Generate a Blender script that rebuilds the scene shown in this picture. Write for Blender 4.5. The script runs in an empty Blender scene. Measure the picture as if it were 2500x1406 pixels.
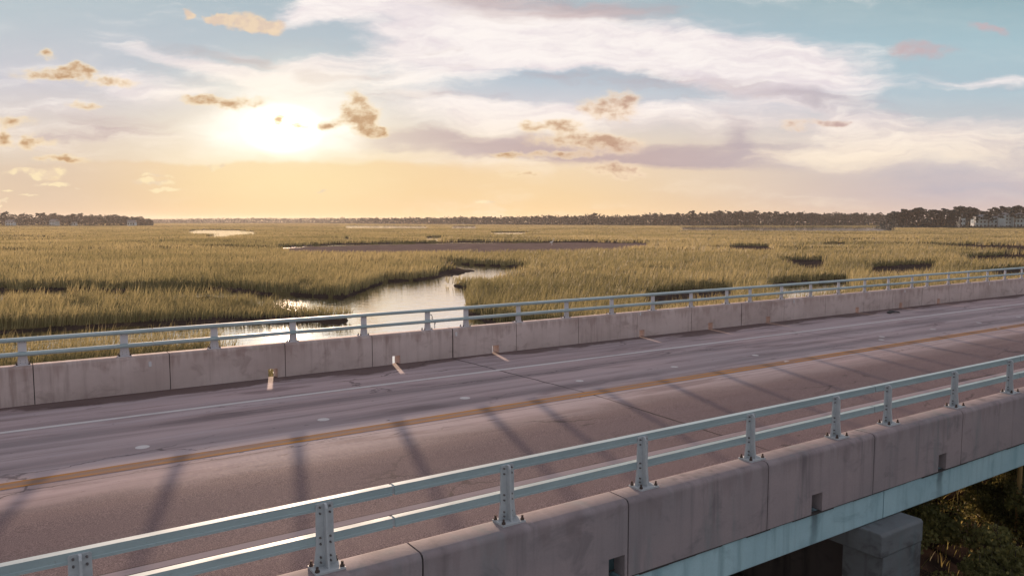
# Marsh bridge at sunset - procedural Blender scene
import bpy, bmesh, math, random
import numpy as np
from mathutils import Vector, Matrix

random.seed(7)
RNG = np.random.default_rng(7)
SC = bpy.context.scene
COL = SC.collection
PI = math.pi

# ------------------------------------------------------------------ frame of reference
# X runs along the bridge, Y across it (towards the sunset), Z up, water level at z = 0
CAM_Z = 6.6
HEAD = math.radians(56.16)                 # heading of the view, from +X towards +Y
FH = Vector((math.cos(HEAD), math.sin(HEAD), 0))
RH = Vector((math.sin(HEAD), -math.cos(HEAD), 0))
SUN_EL, SUN_AZ = math.radians(6.2), math.radians(72.4)
EXPOSURE = 1.0


def place(px, depth, z=0.0):
    """a spot on the plain: sideways bearing (2500-wide survey photo column) and distance ahead"""
    s = (px - 1250.0) / 1907.0
    p = FH * depth + RH * (depth * s)
    return Vector((p.x, p.y, z))


# ------------------------------------------------------------------ object helpers
def link(o, parent=None):
    COL.objects.link(o)
    if parent is not None:
        o.parent = parent
    return o


def tag(o, label=None, cat=None, group=None, kind=None):
    if label: o['label'] = label
    if cat: o['category'] = cat
    if group: o['group'] = group
    if kind: o['kind'] = kind
    return o


def empty(name, loc=(0, 0, 0), rz=0.0):
    o = bpy.data.objects.new(name, None)
    o.empty_display_size = 0.2
    o.location = loc
    o.rotation_euler = (0, 0, rz)
    return link(o)


class MB:
    """collects shapes and links them as ONE mesh object"""
    def __init__(self):
        self.v, self.f, self.m = [], [], []

    def add(self, verts, faces, mat=0):
        b = len(self.v)
        self.v += [tuple(p) for p in verts]
        self.f += [tuple(i + b for i in q) for q in faces]
        self.m += [mat] * len(faces)

    def box(self, x0, x1, y0, y1, z0, z1, mat=0):
        self.add([(x0, y0, z0), (x1, y0, z0), (x1, y1, z0), (x0, y1, z0), (x0, y0, z1), (x1, y0, z1), (x1, y1, z1), (x0, y1, z1)],
                 [(0, 3, 2, 1), (4, 5, 6, 7), (0, 1, 5, 4), (1, 2, 6, 5), (2, 3, 7, 6), (3, 0, 4, 7)], mat)

    def prism_x(self, prof, x0, x1, mat=0, cuts=1):
        """(y, z) outline, counter-clockwise seen from +X, swept along X"""
        n = len(prof)
        vs = []
        for k in range(cuts + 1):
            x = x0 + (x1 - x0) * k / cuts
            vs += [(x, y, z) for y, z in prof]
        fs = [tuple(reversed(range(n))), tuple(range(n * cuts, n * cuts + n))]
        for k in range(cuts):
            for i in range(n):
                j = (i + 1) % n
                fs.append((k * n + i, k * n + j, (k + 1) * n + j, (k + 1) * n + i))
        self.add(vs, fs, mat)

    def tube(self, pts, radii, seg=8, mat=0):
        vs, fs = [], []
        pts = [Vector(p) for p in pts]
        for i, p in enumerate(pts):
            d = (pts[min(i + 1, len(pts) - 1)] - pts[max(i - 1, 0)]).normalized()
            a = d.orthogonal().normalized() if abs(d.z) > .9 else d.cross(Vector((0, 0, 1))).normalized()
            b = d.cross(a)
            for k in range(seg):
                t = 2 * PI * k / seg
                vs.append(p + (a * math.cos(t) + b * math.sin(t)) * radii[i])
        for i in range(len(pts) - 1):
            for k in range(seg):
                l = (k + 1) % seg
                fs.append((i * seg + k, i * seg + l, (i + 1) * seg + l, (i + 1) * seg + k))
        fs.append(tuple(reversed(range(seg))))
        fs.append(tuple(range((len(pts) - 1) * seg, len(pts) * seg)))
        self.add(vs, fs, mat)

    def build(self, name, mats, parent=None, smooth=None):
        me = bpy.data.meshes.new(name)
        me.from_pydata(self.v, [], self.f)
        for m in (mats if isinstance(mats, (list, tuple)) else [mats]):
            me.materials.append(m)
        me.polygons.foreach_set('material_index', self.m)
        bm = bmesh.new(); bm.from_mesh(me)
        bmesh.ops.recalc_face_normals(bm, faces=bm.faces)
        bm.to_mesh(me); bm.free()
        if smooth:
            me.polygons.foreach_set('use_smooth', [True] * len(me.polygons))
            me.set_sharp_from_angle(angle=math.radians(smooth))
        me.update()
        return link(bpy.data.objects.new(name, me), parent)


def np_mesh(name, verts, faces, mats, attr=None, mat_idx=None, parent=None, smooth=False):
    """fast mesh from numpy arrays: verts (n,3), faces (m,k)"""
    me = bpy.data.meshes.new(name)
    n, m, k = len(verts), len(faces), faces.shape[1]
    me.vertices.add(n); me.vertices.foreach_set('co', verts.astype(np.float32).ravel())
    me.loops.add(m * k); me.loops.foreach_set('vertex_index', faces.astype(np.int32).ravel())
    me.polygons.add(m); me.polygons.foreach_set('loop_start', np.arange(0, m * k, k, dtype=np.int32))
    for mt in (mats if isinstance(mats, (list, tuple)) else [mats]):
        me.materials.append(mt)
    if mat_idx is not None:
        me.polygons.foreach_set('material_index', mat_idx.astype(np.int32))
    if smooth:
        me.polygons.foreach_set('use_smooth', np.ones(m, dtype=bool))
    if attr is not None:
        a = me.attributes.new('tint', 'FLOAT', 'POINT')
        a.data.foreach_set('value', attr.astype(np.float32))
    me.update(calc_edges=True)
    return link(bpy.data.objects.new(name, me), parent)


# ------------------------------------------------------------------ node helpers
class G:
    def __init__(self, nt):
        self.nt = nt

    def node(self, typ, **props):
        n = self.nt.nodes.new(typ)
        for k, v in props.items():
            setattr(n, k, v)
        return n

    def put(self, sock, v):
        if v is None:
            return
        if isinstance(v, bpy.types.NodeSocket):
            self.nt.links.new(v, sock)
        elif isinstance(v, (tuple, list)) and sock.type == 'RGBA':
            sock.default_value = tuple(v) + (1,) * (4 - len(v))
        else:
            sock.default_value = v

    def m(self, op, a, b=None, c=None, clamp=False):
        n = self.node('ShaderNodeMath', operation=op, use_clamp=clamp)
        self.put(n.inputs[0], a); self.put(n.inputs[1], b); self.put(n.inputs[2], c)
        return n.outputs[0]

    def vm(self, op, a, b=None, out=0):
        n = self.node('ShaderNodeVectorMath', operation=op)
        self.put(n.inputs[0], a)
        if b is not None:
            self.put(n.inputs[1], b)
        return n.outputs['Value'] if op in ('DOT_PRODUCT', 'LENGTH') else n.outputs[0]

    def xyz(self, x, y, z=0.0):
        n = self.node('ShaderNodeCombineXYZ')
        self.put(n.inputs[0], x); self.put(n.inputs[1], y); self.put(n.inputs[2], z)
        return n.outputs[0]

    def sep(self, v):
        n = self.node('ShaderNodeSeparateXYZ'); self.put(n.inputs[0], v)
        return n.outputs

    def mapping(self, v, loc=(0, 0, 0), rot=(0, 0, 0), scale=(1, 1, 1), typ='POINT'):
        n = self.node('ShaderNodeMapping', vector_type=typ)
        self.put(n.inputs[0], v)
        n.inputs[1].default_value = loc; n.inputs[2].default_value = rot; n.inputs[3].default_value = scale
        return n.outputs[0]

    def noise(self, v, scale=1.0, detail=3.0, rough=.5, dist=0.0, color=False):
        n = self.node('ShaderNodeTexNoise', noise_dimensions=getattr(self, 'dims', '3D'))
        self.put(n.inputs['Vector'], v)
        n.inputs['Scale'].default_value = scale; n.inputs['Detail'].default_value = detail
        n.inputs['Roughness'].default_value = rough; n.inputs['Distortion'].default_value = dist
        return n.outputs['Color' if color else 0]

    def rng(self, x, a, b, c=0.0, d=1.0, smooth=True):
        n = self.node('ShaderNodeMapRange', interpolation_type='SMOOTHSTEP' if smooth else 'LINEAR')
        self.put(n.inputs[0], x)
        for i, q in enumerate((a, b, c, d)):
            n.inputs[i + 1].default_value = q
        return n.outputs[0]

    def ramp(self, f, stops, interp='LINEAR'):
        n = self.node('ShaderNodeValToRGB')
        n.color_ramp.interpolation = interp
        e = n.color_ramp.elements
        while len(e) < len(stops):
            e.new(0.5)
        for el, (p, c) in zip(e, stops):
            el.position = p; el.color = tuple(c) + (1,)
        self.put(n.inputs[0], f)
        return n.outputs[0]

    def mix(self, f, a, b, blend='MIX'):
        n = self.node('ShaderNodeMix', data_type='RGBA', blend_type=blend)
        self.put(n.inputs[0], f); self.put(n.inputs[6], a); self.put(n.inputs[7], b)
        return n.outputs[2]


def mat(name):
    m = bpy.data.materials.new(name); m.use_nodes = True
    nt = m.node_tree; nt.nodes.clear()
    g = G(nt); g.out = g.node('ShaderNodeOutputMaterial')
    return m, g


def principled(g, base, rough=.6, metal=0.0, bump=None, bstr=.2, bdist=.02, spec=.5):
    p = g.node('ShaderNodeBsdfPrincipled')
    g.put(p.inputs['Base Color'], base); g.put(p.inputs['Roughness'], rough); g.put(p.inputs['Metallic'], metal)
    g.put(p.inputs['Specular IOR Level'], spec)
    if bump is not None:
        b = g.node('ShaderNodeBump'); b.inputs['Strength'].default_value = bstr; b.inputs['Distance'].default_value = bdist
        g.put(b.inputs['Height'], bump); g.put(p.inputs['Normal'], b.outputs[0])
    g.put(g.out.inputs['Surface'], p.outputs[0])
    return p


def pos(g):
    return g.node('ShaderNodeTexCoord').outputs['Object']


def lin(r, g_, b):
    f = lambda c: (c / 255 / 12.92) if c / 255 <= .04045 else ((c / 255 + .055) / 1.055) ** 2.4
    return (f(r), f(g_), f(b))
# ------------------------------------------------------------------ sky
def build_world():
    w = bpy.data.worlds.new('World'); SC.world = w; w.use_nodes = True
    nt = w.node_tree; nt.nodes.clear()
    g = G(nt)
    g.dims = '2D'
    out = g.node('ShaderNodeOutputWorld'); bg = g.node('ShaderNodeBackground')
    bg.inputs['Strength'].default_value = SKY_STRENGTH
    nt.links.new(bg.outputs[0], out.inputs[0])
    K = (2.0 ** -EXPOSURE) / SKY_STRENGTH
    D = g.node('ShaderNodeTexCoord').outputs['Generated']
    D = g.vm('NORMALIZE', D)
    fwd = g.vm('DOT_PRODUCT', D, tuple(FH)); side = g.vm('DOT_PRODUCT', D, tuple(RH)); upz = g.sep(D)[2]
    fsafe = g.m('MAXIMUM', fwd, 0.05)
    u = g.m('DIVIDE', side, fsafe); v = g.m('DIVIDE', upz, fsafe)
    P = g.xyz(u, v, 0.0)

    def uv(px, py):
        t = math.atan(163 / 1900.0); c, s = math.cos(t), math.sin(t)
        f = 1900 * c + (703 - py) * s
        return (px - 1250) / f, ((703 - py) * c - 1900 * s) / f

    # irregular outlines: the pattern coordinates are warped by turbulence
    warp = g.noise(g.mapping(P, scale=(9, 20, 1)), 1.0, 5, .55, color=True)
    warp = g.vm('SUBTRACT', warp, (.5, .5, .5))
    Pw = g.vm('ADD', P, g.vm('MULTIPLY', warp, (.10, .035, 0)))
    warp2 = g.noise(g.mapping(P, scale=(26, 44, 1)), 1.0, 4, .58, color=True)
    warp2 = g.vm('SUBTRACT', warp2, (.5, .5, .5))
    Pc = g.vm('ADD', P, g.vm('MULTIPLY', warp2, (.034, .020, 0)))

    frames = {}

    def field(coords, blobs, grow=1.0):
        acc, src, c = None, {}, 0
        for b in blobs:
            px, py, rx, ry = b[:4]
            rx, ry = rx * grow, ry * grow
            ang = b[4] if len(b) > 4 else 0
            ang = 0 if abs(ang) < 7 else ang
            wgt = b[5] if len(b) > 5 else 1.0
            cu, cv = uv(px, py)
            base = coords
            if ang:                  # rotated frame, made once per angle
                if (coords, ang) not in frames:
                    frames[(coords, ang)] = g.mapping(coords, rot=(0, 0, math.radians(ang)))
                base = frames[(coords, ang)]
                t = math.radians(ang); cu, cv = cu * math.cos(t) - cv * math.sin(t), cu * math.sin(t) + cv * math.cos(t)
            if acc is not None and (c % 4 == 0 or ang not in src):   # evaluate blobs in turn (keeps the shader's stack small)
                q = g.node('ShaderNodeVectorMath', operation='MULTIPLY_ADD')
                g.put(q.inputs[0], acc); q.inputs[1].default_value = (1e-9, 1e-9, 0); g.put(q.inputs[2], base)
                src = {ang: q.outputs[0]}
            elif ang not in src:
                src[ang] = base
            c += 1
            q = g.node('ShaderNodeVectorMath', operation='MULTIPLY_ADD')
            g.put(q.inputs[0], src[ang]); q.inputs[1].default_value = (1900 / rx, 1900 / ry, 0); q.inputs[2].default_value = (-cu * 1900 / rx, -cv * 1900 / ry, 0)
            f = g.rng(g.vm('LENGTH', q.outputs[0]), 0.0, 1.6, wgt, 0.0)
            acc = f if acc is None else g.m('ADD', acc, f)
        return acc

    def C(r, gg, b, k=1.0):
        return tuple(q * K * k for q in lin(r, gg, b))

    # clear-sky colours by height, left / under the sun / right
    vv = g.rng(v, 0.0, 0.32, 0, 1, smooth=False)
    left = g.ramp(vv, [(0, C(222, 192, 160)), (.14, C(224, 200, 172)), (.34, C(224, 210, 196)), (.55, C(204, 201, 208)), (.78, C(188, 198, 205)), (1, C(176, 194, 200))])
    cen = g.ramp(vv, [(0, C(245, 206, 148)), (.10, C(245, 212, 163)), (.26, C(241, 218, 186)), (.46, C(208, 206, 212)), (.58, C(180, 196, 208)), (.75, C(178, 192, 202)), (1, C(164, 184, 191))])
    rgt = g.ramp(vv, [(0, C(216, 192, 180)), (.10, C(198, 184, 188)), (.30, C(206, 198, 198)), (.5, C(178, 196, 206)), (.7, C(166, 192, 202)), (1, C(134, 164, 173))])
    base = g.mix(g.rng(u, -.62, -.30), left, cen)
    base = g.mix(g.rng(u, -.02, .62), base, rgt)

    streak = g.noise(g.mapping(Pw, rot=(0, 0, .10), scale=(3.2, 20, 1)), 1.0, 6, .62)
    wisps = g.noise(g.mapping(Pw, rot=(0, 0, .20), scale=(8, 46, 1)), 1.0, 6, .66)
    fibre = g.noise(g.mapping(Pw, rot=(0, 0, -.12), scale=(20, 90, 1)), 1.0, 5, .68)
    puffs = g.noise(g.mapping(P, scale=(36, 60, 1)), 1.0, 6, .60)
    sunglow = field(P, [(690, 325, 470, 230)])

    # cirrus sheets
    cir = field(Pw, [
        (1120, 100, 330, 85, -5, 1.35), (1480, 130, 420, 78, -2, 1.35), (1850, 150, 330, 85, -6, 1.15), (900, 18, 200, 50, -17, 1.7), (800, 2, 120, 30, -20, 1.2), (1050, 40, 180, 50, -12, .5),
        (1950, 205, 240, 62, 10, .8), (1780, 200, 260, 50, 0, .6), (520, 165, 230, 30, 14, 1.5), (370, 222, 160, 30, 10, 1.2), (600, 130, 150, 20, 14, .7), (760, 178, 130, 40, -10, 1.0), (330, 190, 120, 14, 6, .5),
        (900, 225, 330, 42, 4, .65), (1620, 285, 420, 52, 3, 1.0), (1300, 255, 300, 34, -4, .8), (2200, 300, 420, 48, 5, .75), (2420, 205, 190, 26, 3, 1.0),
        (2350, 345, 420, 55, 0, .55), (150, 285, 320, 40, -3, .62), (300, 345, 480, 30, 0, .55), (1150, 300, 300, 45, 0, .55), (1900, 380, 500, 36, 0, .5),
        (1550, 395, 520, 30, 0, .45), (1000, 395, 330, 26, -3, .55)])
    cir = g.m('SUBTRACT', cir, field(Pw, [(1430, 212, 290, 38, 0, 1.7), (830, 75, 170, 34, -16, 1.3), (1700, 235, 170, 20, 0, .6), (2400, 160, 190, 30, 2, .9), (2330, 252, 240, 28, 4, 1.0), (2250, 60, 420, 50, -4, .6), (1240, 170, 110, 14, 0, .35)]))
    cir = g.m('ADD', g.m('MULTIPLY', cir, .82), g.m('MULTIPLY', g.m('SUBTRACT', streak, .5), 1.7))
    cir = g.m('ADD', cir, g.m('MULTIPLY', g.m('SUBTRACT', wisps, .5), .7))
    cir = g.m('ADD', cir, g.m('MULTIPLY', g.m('SUBTRACT', fibre, .5), .22))
    cirm = g.rng(cir, .02, 1.05)
    cirhi = g.mix(g.rng(v, .05, .17), C(252, 232, 206), C(255, 246, 242))
    cirlo = g.mix(g.rng(v, .05, .17), C(236, 212, 192), C(232, 220, 224))
    inner = g.m('ADD', g.m('MULTIPLY', wisps, .55), g.m('MULTIPLY', streak, .45))
    sky = g.mix(g.m('MULTIPLY', cirm, .95), base, g.mix(g.rng(inner, .34, .62), cirlo, cirhi))

    # mauve bands and undersides
    mv = field(Pw, [(1150, 350, 300, 26, -3, .95), (1450, 372, 330, 25, -5, .9), (1700, 400, 260, 22, -4, .9), (1280, 12, 320, 40, -4, .75), (1560, 40, 250, 26, -6, .45),
                    (1660, 200, 180, 22, 4, .3), (2030, 250, 220, 26, 8, .6), (2300, 400, 300, 24, 0, .35), (2350, 455, 380, 34, 0, .5), (1350, 185, 120, 16, 0, .3),
                    (1900, 355, 240, 14, 0, .4), (760, 195, 60, 18, 0, .6), (230, 330, 260, 16, -2, .5), (640, 150, 200, 16, 10, .45), (900, 190, 150, 14, -8, .5), (980, 325, 120, 14, -4, .5), (1100, 235, 220, 20, -4, .45), (330, 305, 170, 18, 0, .35), (1130, 165, 90, 16, -20, .4), (1800, 330, 60, 30, 60, .4)])
    mv = g.m('ADD', mv, g.m('MULTIPLY', g.m('SUBTRACT', wisps, .5), .9))
    mv = g.m('ADD', mv, g.m('MULTIPLY', g.m('MULTIPLY', g.rng(v, .045, .085), g.rng(v, .26, .20)), g.rng(streak, .56, .40, 0, .26)))
    mvc = g.mix(g.rng(u, .1, .6), C(186, 164, 168), C(180, 178, 190))
    sky = g.mix(g.m('MULTIPLY', g.rng(mv, .18, .95), .80), sky, mvc)

    # glow round the veiled sun: hot core cut off below by a low bank
    glow = g.m('POWER', sunglow, 2.2)
    sky = g.mix(g.m('MULTIPLY', glow, .75), sky, C(255, 241, 212, 1.03))
    core = field(Pw, [(690, 318, 175, 92, 0, .9), (690, 300, 330, 150, 0, .22), (640, 300, 110, 60, 20, .35), (730, 350, 130, 50, 0, .35)])
    core = g.m('ADD', core, g.m('MULTIPLY', g.m('SUBTRACT', streak, .5), .5))
    sky = g.mix(g.rng(core, -.12, 1.15), sky, C(255, 249, 236, 1.15))
    hot = field(P, [(690, 316, 90, 56)])
    sky = g.mix(g.rng(hot, .1, 1.0), sky, C(255, 240, 205, 3.6))

    # low gold bank whose top edge runs under the sun
    edge = g.m('ADD', g.m('MULTIPLY', g.m('SUBTRACT', g.noise(g.mapping(P, scale=(9, 1, 1)), 1, 4, .6), .5), .026), uv(0, 392)[1])
    bank = g.rng(g.m('SUBTRACT', edge, v), -.004, .010)
    bank = g.m('MULTIPLY', bank, field(P, [(560, 430, 700, 130, 0, 1.0)]))
    bankc = g.mix(g.rng(u, -.62, -.36), C(222, 198, 174), C(244, 208, 156))
    sky = g.mix(g.m('MULTIPLY', g.rng(bank, .05, .7), .62), sky, bankc)
    under = field(P, [(710, 440, 260, 75, 0, 1.0)])
    sky = g.mix(g.m('MULTIPLY', under, .65), sky, C(255, 230, 176))

    # tan and gold cumulus
    cu = field(Pc, [(560, 250, 70, 14, -3), (490, 243, 36, 9), (140, 182, 80, 14, 4), (185, 174, 30, 14), (278, 202, 50, 13), (205, 260, 28, 9), (30, 300, 42, 13), (680, 289, 14, 12), (742, 305, 18, 9),
                    (820, 303, 34, 12, -12), (872, 262, 22, 34, -30), (895, 290, 32, 32, -30), (905, 325, 28, 14), (925, 316, 22, 9), (1470, 268, 50, 18, 14), (1520, 250, 40, 20, 8), (1300, 310, 28, 12), (1375, 306, 34, 13),
                    (1400, 338, 90, 17), (1500, 355, 62, 17), (1380, 378, 60, 8), (1250, 379, 40, 7), (1490, 412, 52, 13), (1530, 425, 42, 9), (1275, 425, 32, 7), (1940, 304, 34, 11), (2010, 305, 22, 7), (2052, 304, 14, 6), (2250, 122, 62, 18),
                    (2410, 68, 42, 9, 12), (150, 390, 52, 9), (100, 342, 34, 8), (60, 355, 22, 9), (108, 133, 22, 9), (8, 340, 16, 16), (128, 428, 20, 12)], 1.3)
    cu = g.m('MINIMUM', cu, 1.0)
    dens = g.m('ADD', cu, g.m('MULTIPLY', g.m('SUBTRACT', puffs, .5), 2.1))
    cum = g.m('MULTIPLY', g.rng(cu, .02, .55), g.rng(dens, -.15, 1.20))
    shade = g.rng(dens, .45, 1.35)
    cuc = g.mix(shade, C(252, 226, 184), C(190, 148, 104))
    cuc = g.mix(g.rng(u, -.05, .25), cuc, g.mix(shade, C(250, 224, 198), C(192, 156, 140)))
    cuc = g.mix(g.rng(u, .33, .52), cuc, C(198, 178, 182))
    sky = g.mix(g.m('MULTIPLY', cum, .9), sky, cuc)

    # small sun-edged puffs low over the horizon and the peach cloud above
    sm = field(Pc, [(585, 52, 62, 20), (655, 68, 50, 16), (530, 47, 36, 12), (458, 33, 16, 12), (75, 420, 62, 7), (115, 427, 42, 10), (125, 452, 52, 5), (372, 445, 52, 7), (408, 463, 44, 5), (380, 430, 28, 4), (528, 411, 19, 5),
                    (65, 473, 26, 3), (10, 465, 12, 3), (190, 461, 10, 3), (1190, 497, 26, 3), (785, 467, 9, 3), (5, 493, 14, 4)])
    smm = g.m('MULTIPLY', g.rng(sm, .03, .4), g.rng(g.m('ADD', sm, g.m('MULTIPLY', g.m('SUBTRACT', puffs, .5), 1.4)), .0, .8))
    smc = g.mix(g.rng(v, .03, .15), C(254, 234, 190), C(244, 216, 182))
    smc = g.mix(g.rng(puffs, .42, .60), g.mix(.5, smc, C(214, 188, 176)), smc)
    sky = g.mix(g.m('MULTIPLY', smm, .85), sky, smc)

    # physical sky, with a veil of high cloud, over everything outside that band
    nish = g.node('ShaderNodeTexSky', sky_type='NISHITA')
    nish.sun_disc = False; nish.sun_elevation = SUN_EL; nish.sun_rotation = math.radians(90) - SUN_AZ
    nish.air_density = 1.0; nish.dust_density = 1.2; nish.ozone_density = 1.4
    g.dims = '3D'
    veil = g.noise(g.mapping(D, scale=(2.2, 1.4, 3)), 1.0, 6, .6)
    high = g.mix(g.rng(veil, .35, .7, .35, .8), nish.outputs[0], C(*VEIL))
    away = g.m('MULTIPLY', g.rng(fwd, -.75, .25, .72, 1.05), g.rng(upz, .1, .7, .95, 1.28))
    high = g.vm('MULTIPLY', high, g.xyz(away, away, away))
    k = g.m('MULTIPLY', g.rng(fwd, .25, .55), g.m('MULTIPLY', g.rng(v, .34, .60, 1, 0), g.rng(v, -.03, -.01)))
    # two backgrounds: the cloud pattern is only worked out where it shows
    bg2 = g.node('ShaderNodeBackground'); bg2.inputs['Strength'].default_value = SKY_STRENGTH
    nt.links.new(high, bg2.inputs['Color']); nt.links.new(sky, bg.inputs['Color'])
    ms = g.node('ShaderNodeMixShader')
    nt.links.new(k, ms.inputs[0]); nt.links.new(bg2.outputs[0], ms.inputs[1]); nt.links.new(bg.outputs[0], ms.inputs[2])
    nt.links.new(ms.outputs[0], out.inputs[0])
    w.cycles.sampling_method = 'MANUAL'; w.cycles.sample_map_resolution = 512


SKY_STRENGTH = 0.1
VEIL = (214, 206, 210)
build_world()

sd = bpy.data.lights.new('sun', 'SUN'); sd.energy = 4.0; sd.angle = math.radians(1.6); sd.color = (1.0, .69, .50)
sun = bpy.data.objects.new('sun', sd); COL.objects.link(sun)
sdir = Vector((math.cos(SUN_EL) * math.cos(SUN_AZ), math.cos(SUN_EL) * math.sin(SUN_AZ), math.sin(SUN_EL)))
sun.rotation_euler = sdir.to_track_quat('Z', 'Y').to_euler()

cd = bpy.data.cameras.new('camera'); cd.sensor_width = 36.0; cd.lens = 1900 / 2500 * 36; cd.clip_start = .1; cd.clip_end = 20000
cam = bpy.data.objects.new('camera', cd); COL.objects.link(cam)
pit = math.atan(163 / 1900.0)
fw = FH * math.cos(pit) + Vector((0, 0, -math.sin(pit)))
cup = RH.cross(fw)
cam.matrix_world = Matrix.Translation((0, 0, CAM_Z)) @ Matrix((RH, cup, -fw)).transposed().to_4x4()
SC.camera = cam
vs = SC.view_settings; vs.view_transform = 'Standard'; vs.look = 'None'; vs.gamma = 1; vs.exposure = EXPOSURE; vs.use_curve_mapping = False
SC.cycles.use_denoising = True
SC.cycles.max_bounces = 6; SC.cycles.diffuse_bounces = 3; SC.cycles.glossy_bounces = 3; SC.cycles.transmission_bounces = 3; SC.cycles.volume_bounces = 0
SC.cycles.sample_clamp_indirect = 3; SC.cycles.sample_clamp_direct = 3.0
# ------------------------------------------------------------------ materials
def concrete(name, a, b, streak=(0.16, 0.15, 0.15), amt=.6, spot=.35, rough=.85, algae=None, top=0.0, dripc=(.2, .14, .12), stains=()):
    m, g = mat(name); P = pos(g)
    big = g.noise(g.mapping(P, scale=(.55, .55, .9)), 1, 5, .6)
    col = g.mix(g.rng(big, .3, .7), a, b)
    blot = g.noise(g.mapping(P, scale=(1.7, 1.7, 2.4)), 1, 6, .62, .6)
    col = g.mix(g.rng(blot, .52, .70, 0, spot), col, streak)
    # rain streaks run down the faces
    run = g.noise(g.mapping(P, scale=(5.5, 5.5, .35)), 1, 5, .6)
    run2 = g.noise(g.mapping(P, scale=(1.3, 1.3, .12)), 1, 4, .6)
    col = g.mix(g.m('MULTIPLY', g.m('MULTIPLY', g.rng(run, .46, .74), g.rng(run2, .38, .62)), amt), col, streak)
    px_, py_, pz_ = g.sep(P)
    drip = g.noise(g.mapping(P, loc=(2, 0, 0), scale=(3.4, .5, .05)), 1, 4, .62)
    edge = g.m('ADD', pz_, g.m('MULTIPLY', g.m('SUBTRACT', drip, .5), 1.7))
    col = g.mix(g.m('MULTIPLY', g.rng(edge, .62, .86), .45 * top), col, dripc)
    if algae:
        al = g.noise(g.mapping(P, loc=(7, 3, 1), scale=(2.6, 2.6, .5)), 1, 4, .6)
        col = g.mix(g.rng(al, .52, .72, 0, .55), col, algae)
    for s_ in stains:
        wv = g.m('MULTIPLY', g.m('SUBTRACT', g.noise(g.mapping(P, scale=(1, 1, 3)), 2, 4), .5), .10)
        d_ = g.m('ABSOLUTE', g.m('SUBTRACT', g.m('ADD', px_, wv), s_))
        col = g.mix(g.m('MULTIPLY', g.rng(d_, .11, .03), g.rng(pz_, -.02, .5, .25, .85)), col, (.07, .10, .115))
    fine = g.noise(P, 60, 4, .7)
    col = g.mix(g.rng(fine, .35, .7, 0, .22), col, tuple(q * .6 for q in a))
    h = g.m('ADD', g.m('MULTIPLY', fine, .5), g.m('MULTIPLY', blot, 1.0))
    principled(g, col, rough, bump=h, bstr=.25, bdist=.012, spec=.3)
    return m


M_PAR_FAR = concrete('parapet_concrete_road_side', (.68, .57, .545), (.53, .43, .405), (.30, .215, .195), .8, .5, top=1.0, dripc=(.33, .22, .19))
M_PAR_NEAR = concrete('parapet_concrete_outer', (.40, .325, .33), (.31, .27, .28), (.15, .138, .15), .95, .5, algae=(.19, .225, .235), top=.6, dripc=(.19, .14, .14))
M_BEAM = concrete('painted_beam_concrete', (.45, .64, .69), (.37, .56, .62), (.12, .22, .26), .6, .3, algae=(.22, .40, .46), stains=(-4.575, .975, 4.495))
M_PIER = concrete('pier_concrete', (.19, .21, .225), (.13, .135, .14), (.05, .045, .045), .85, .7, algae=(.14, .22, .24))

M_PIERW = concrete('shaded_stained_pier_wall', (.075, .06, .058), (.05, .042, .042), (.02, .018, .018), .9, .6)  # under-deck shade put into the colour along with the stains


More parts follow.
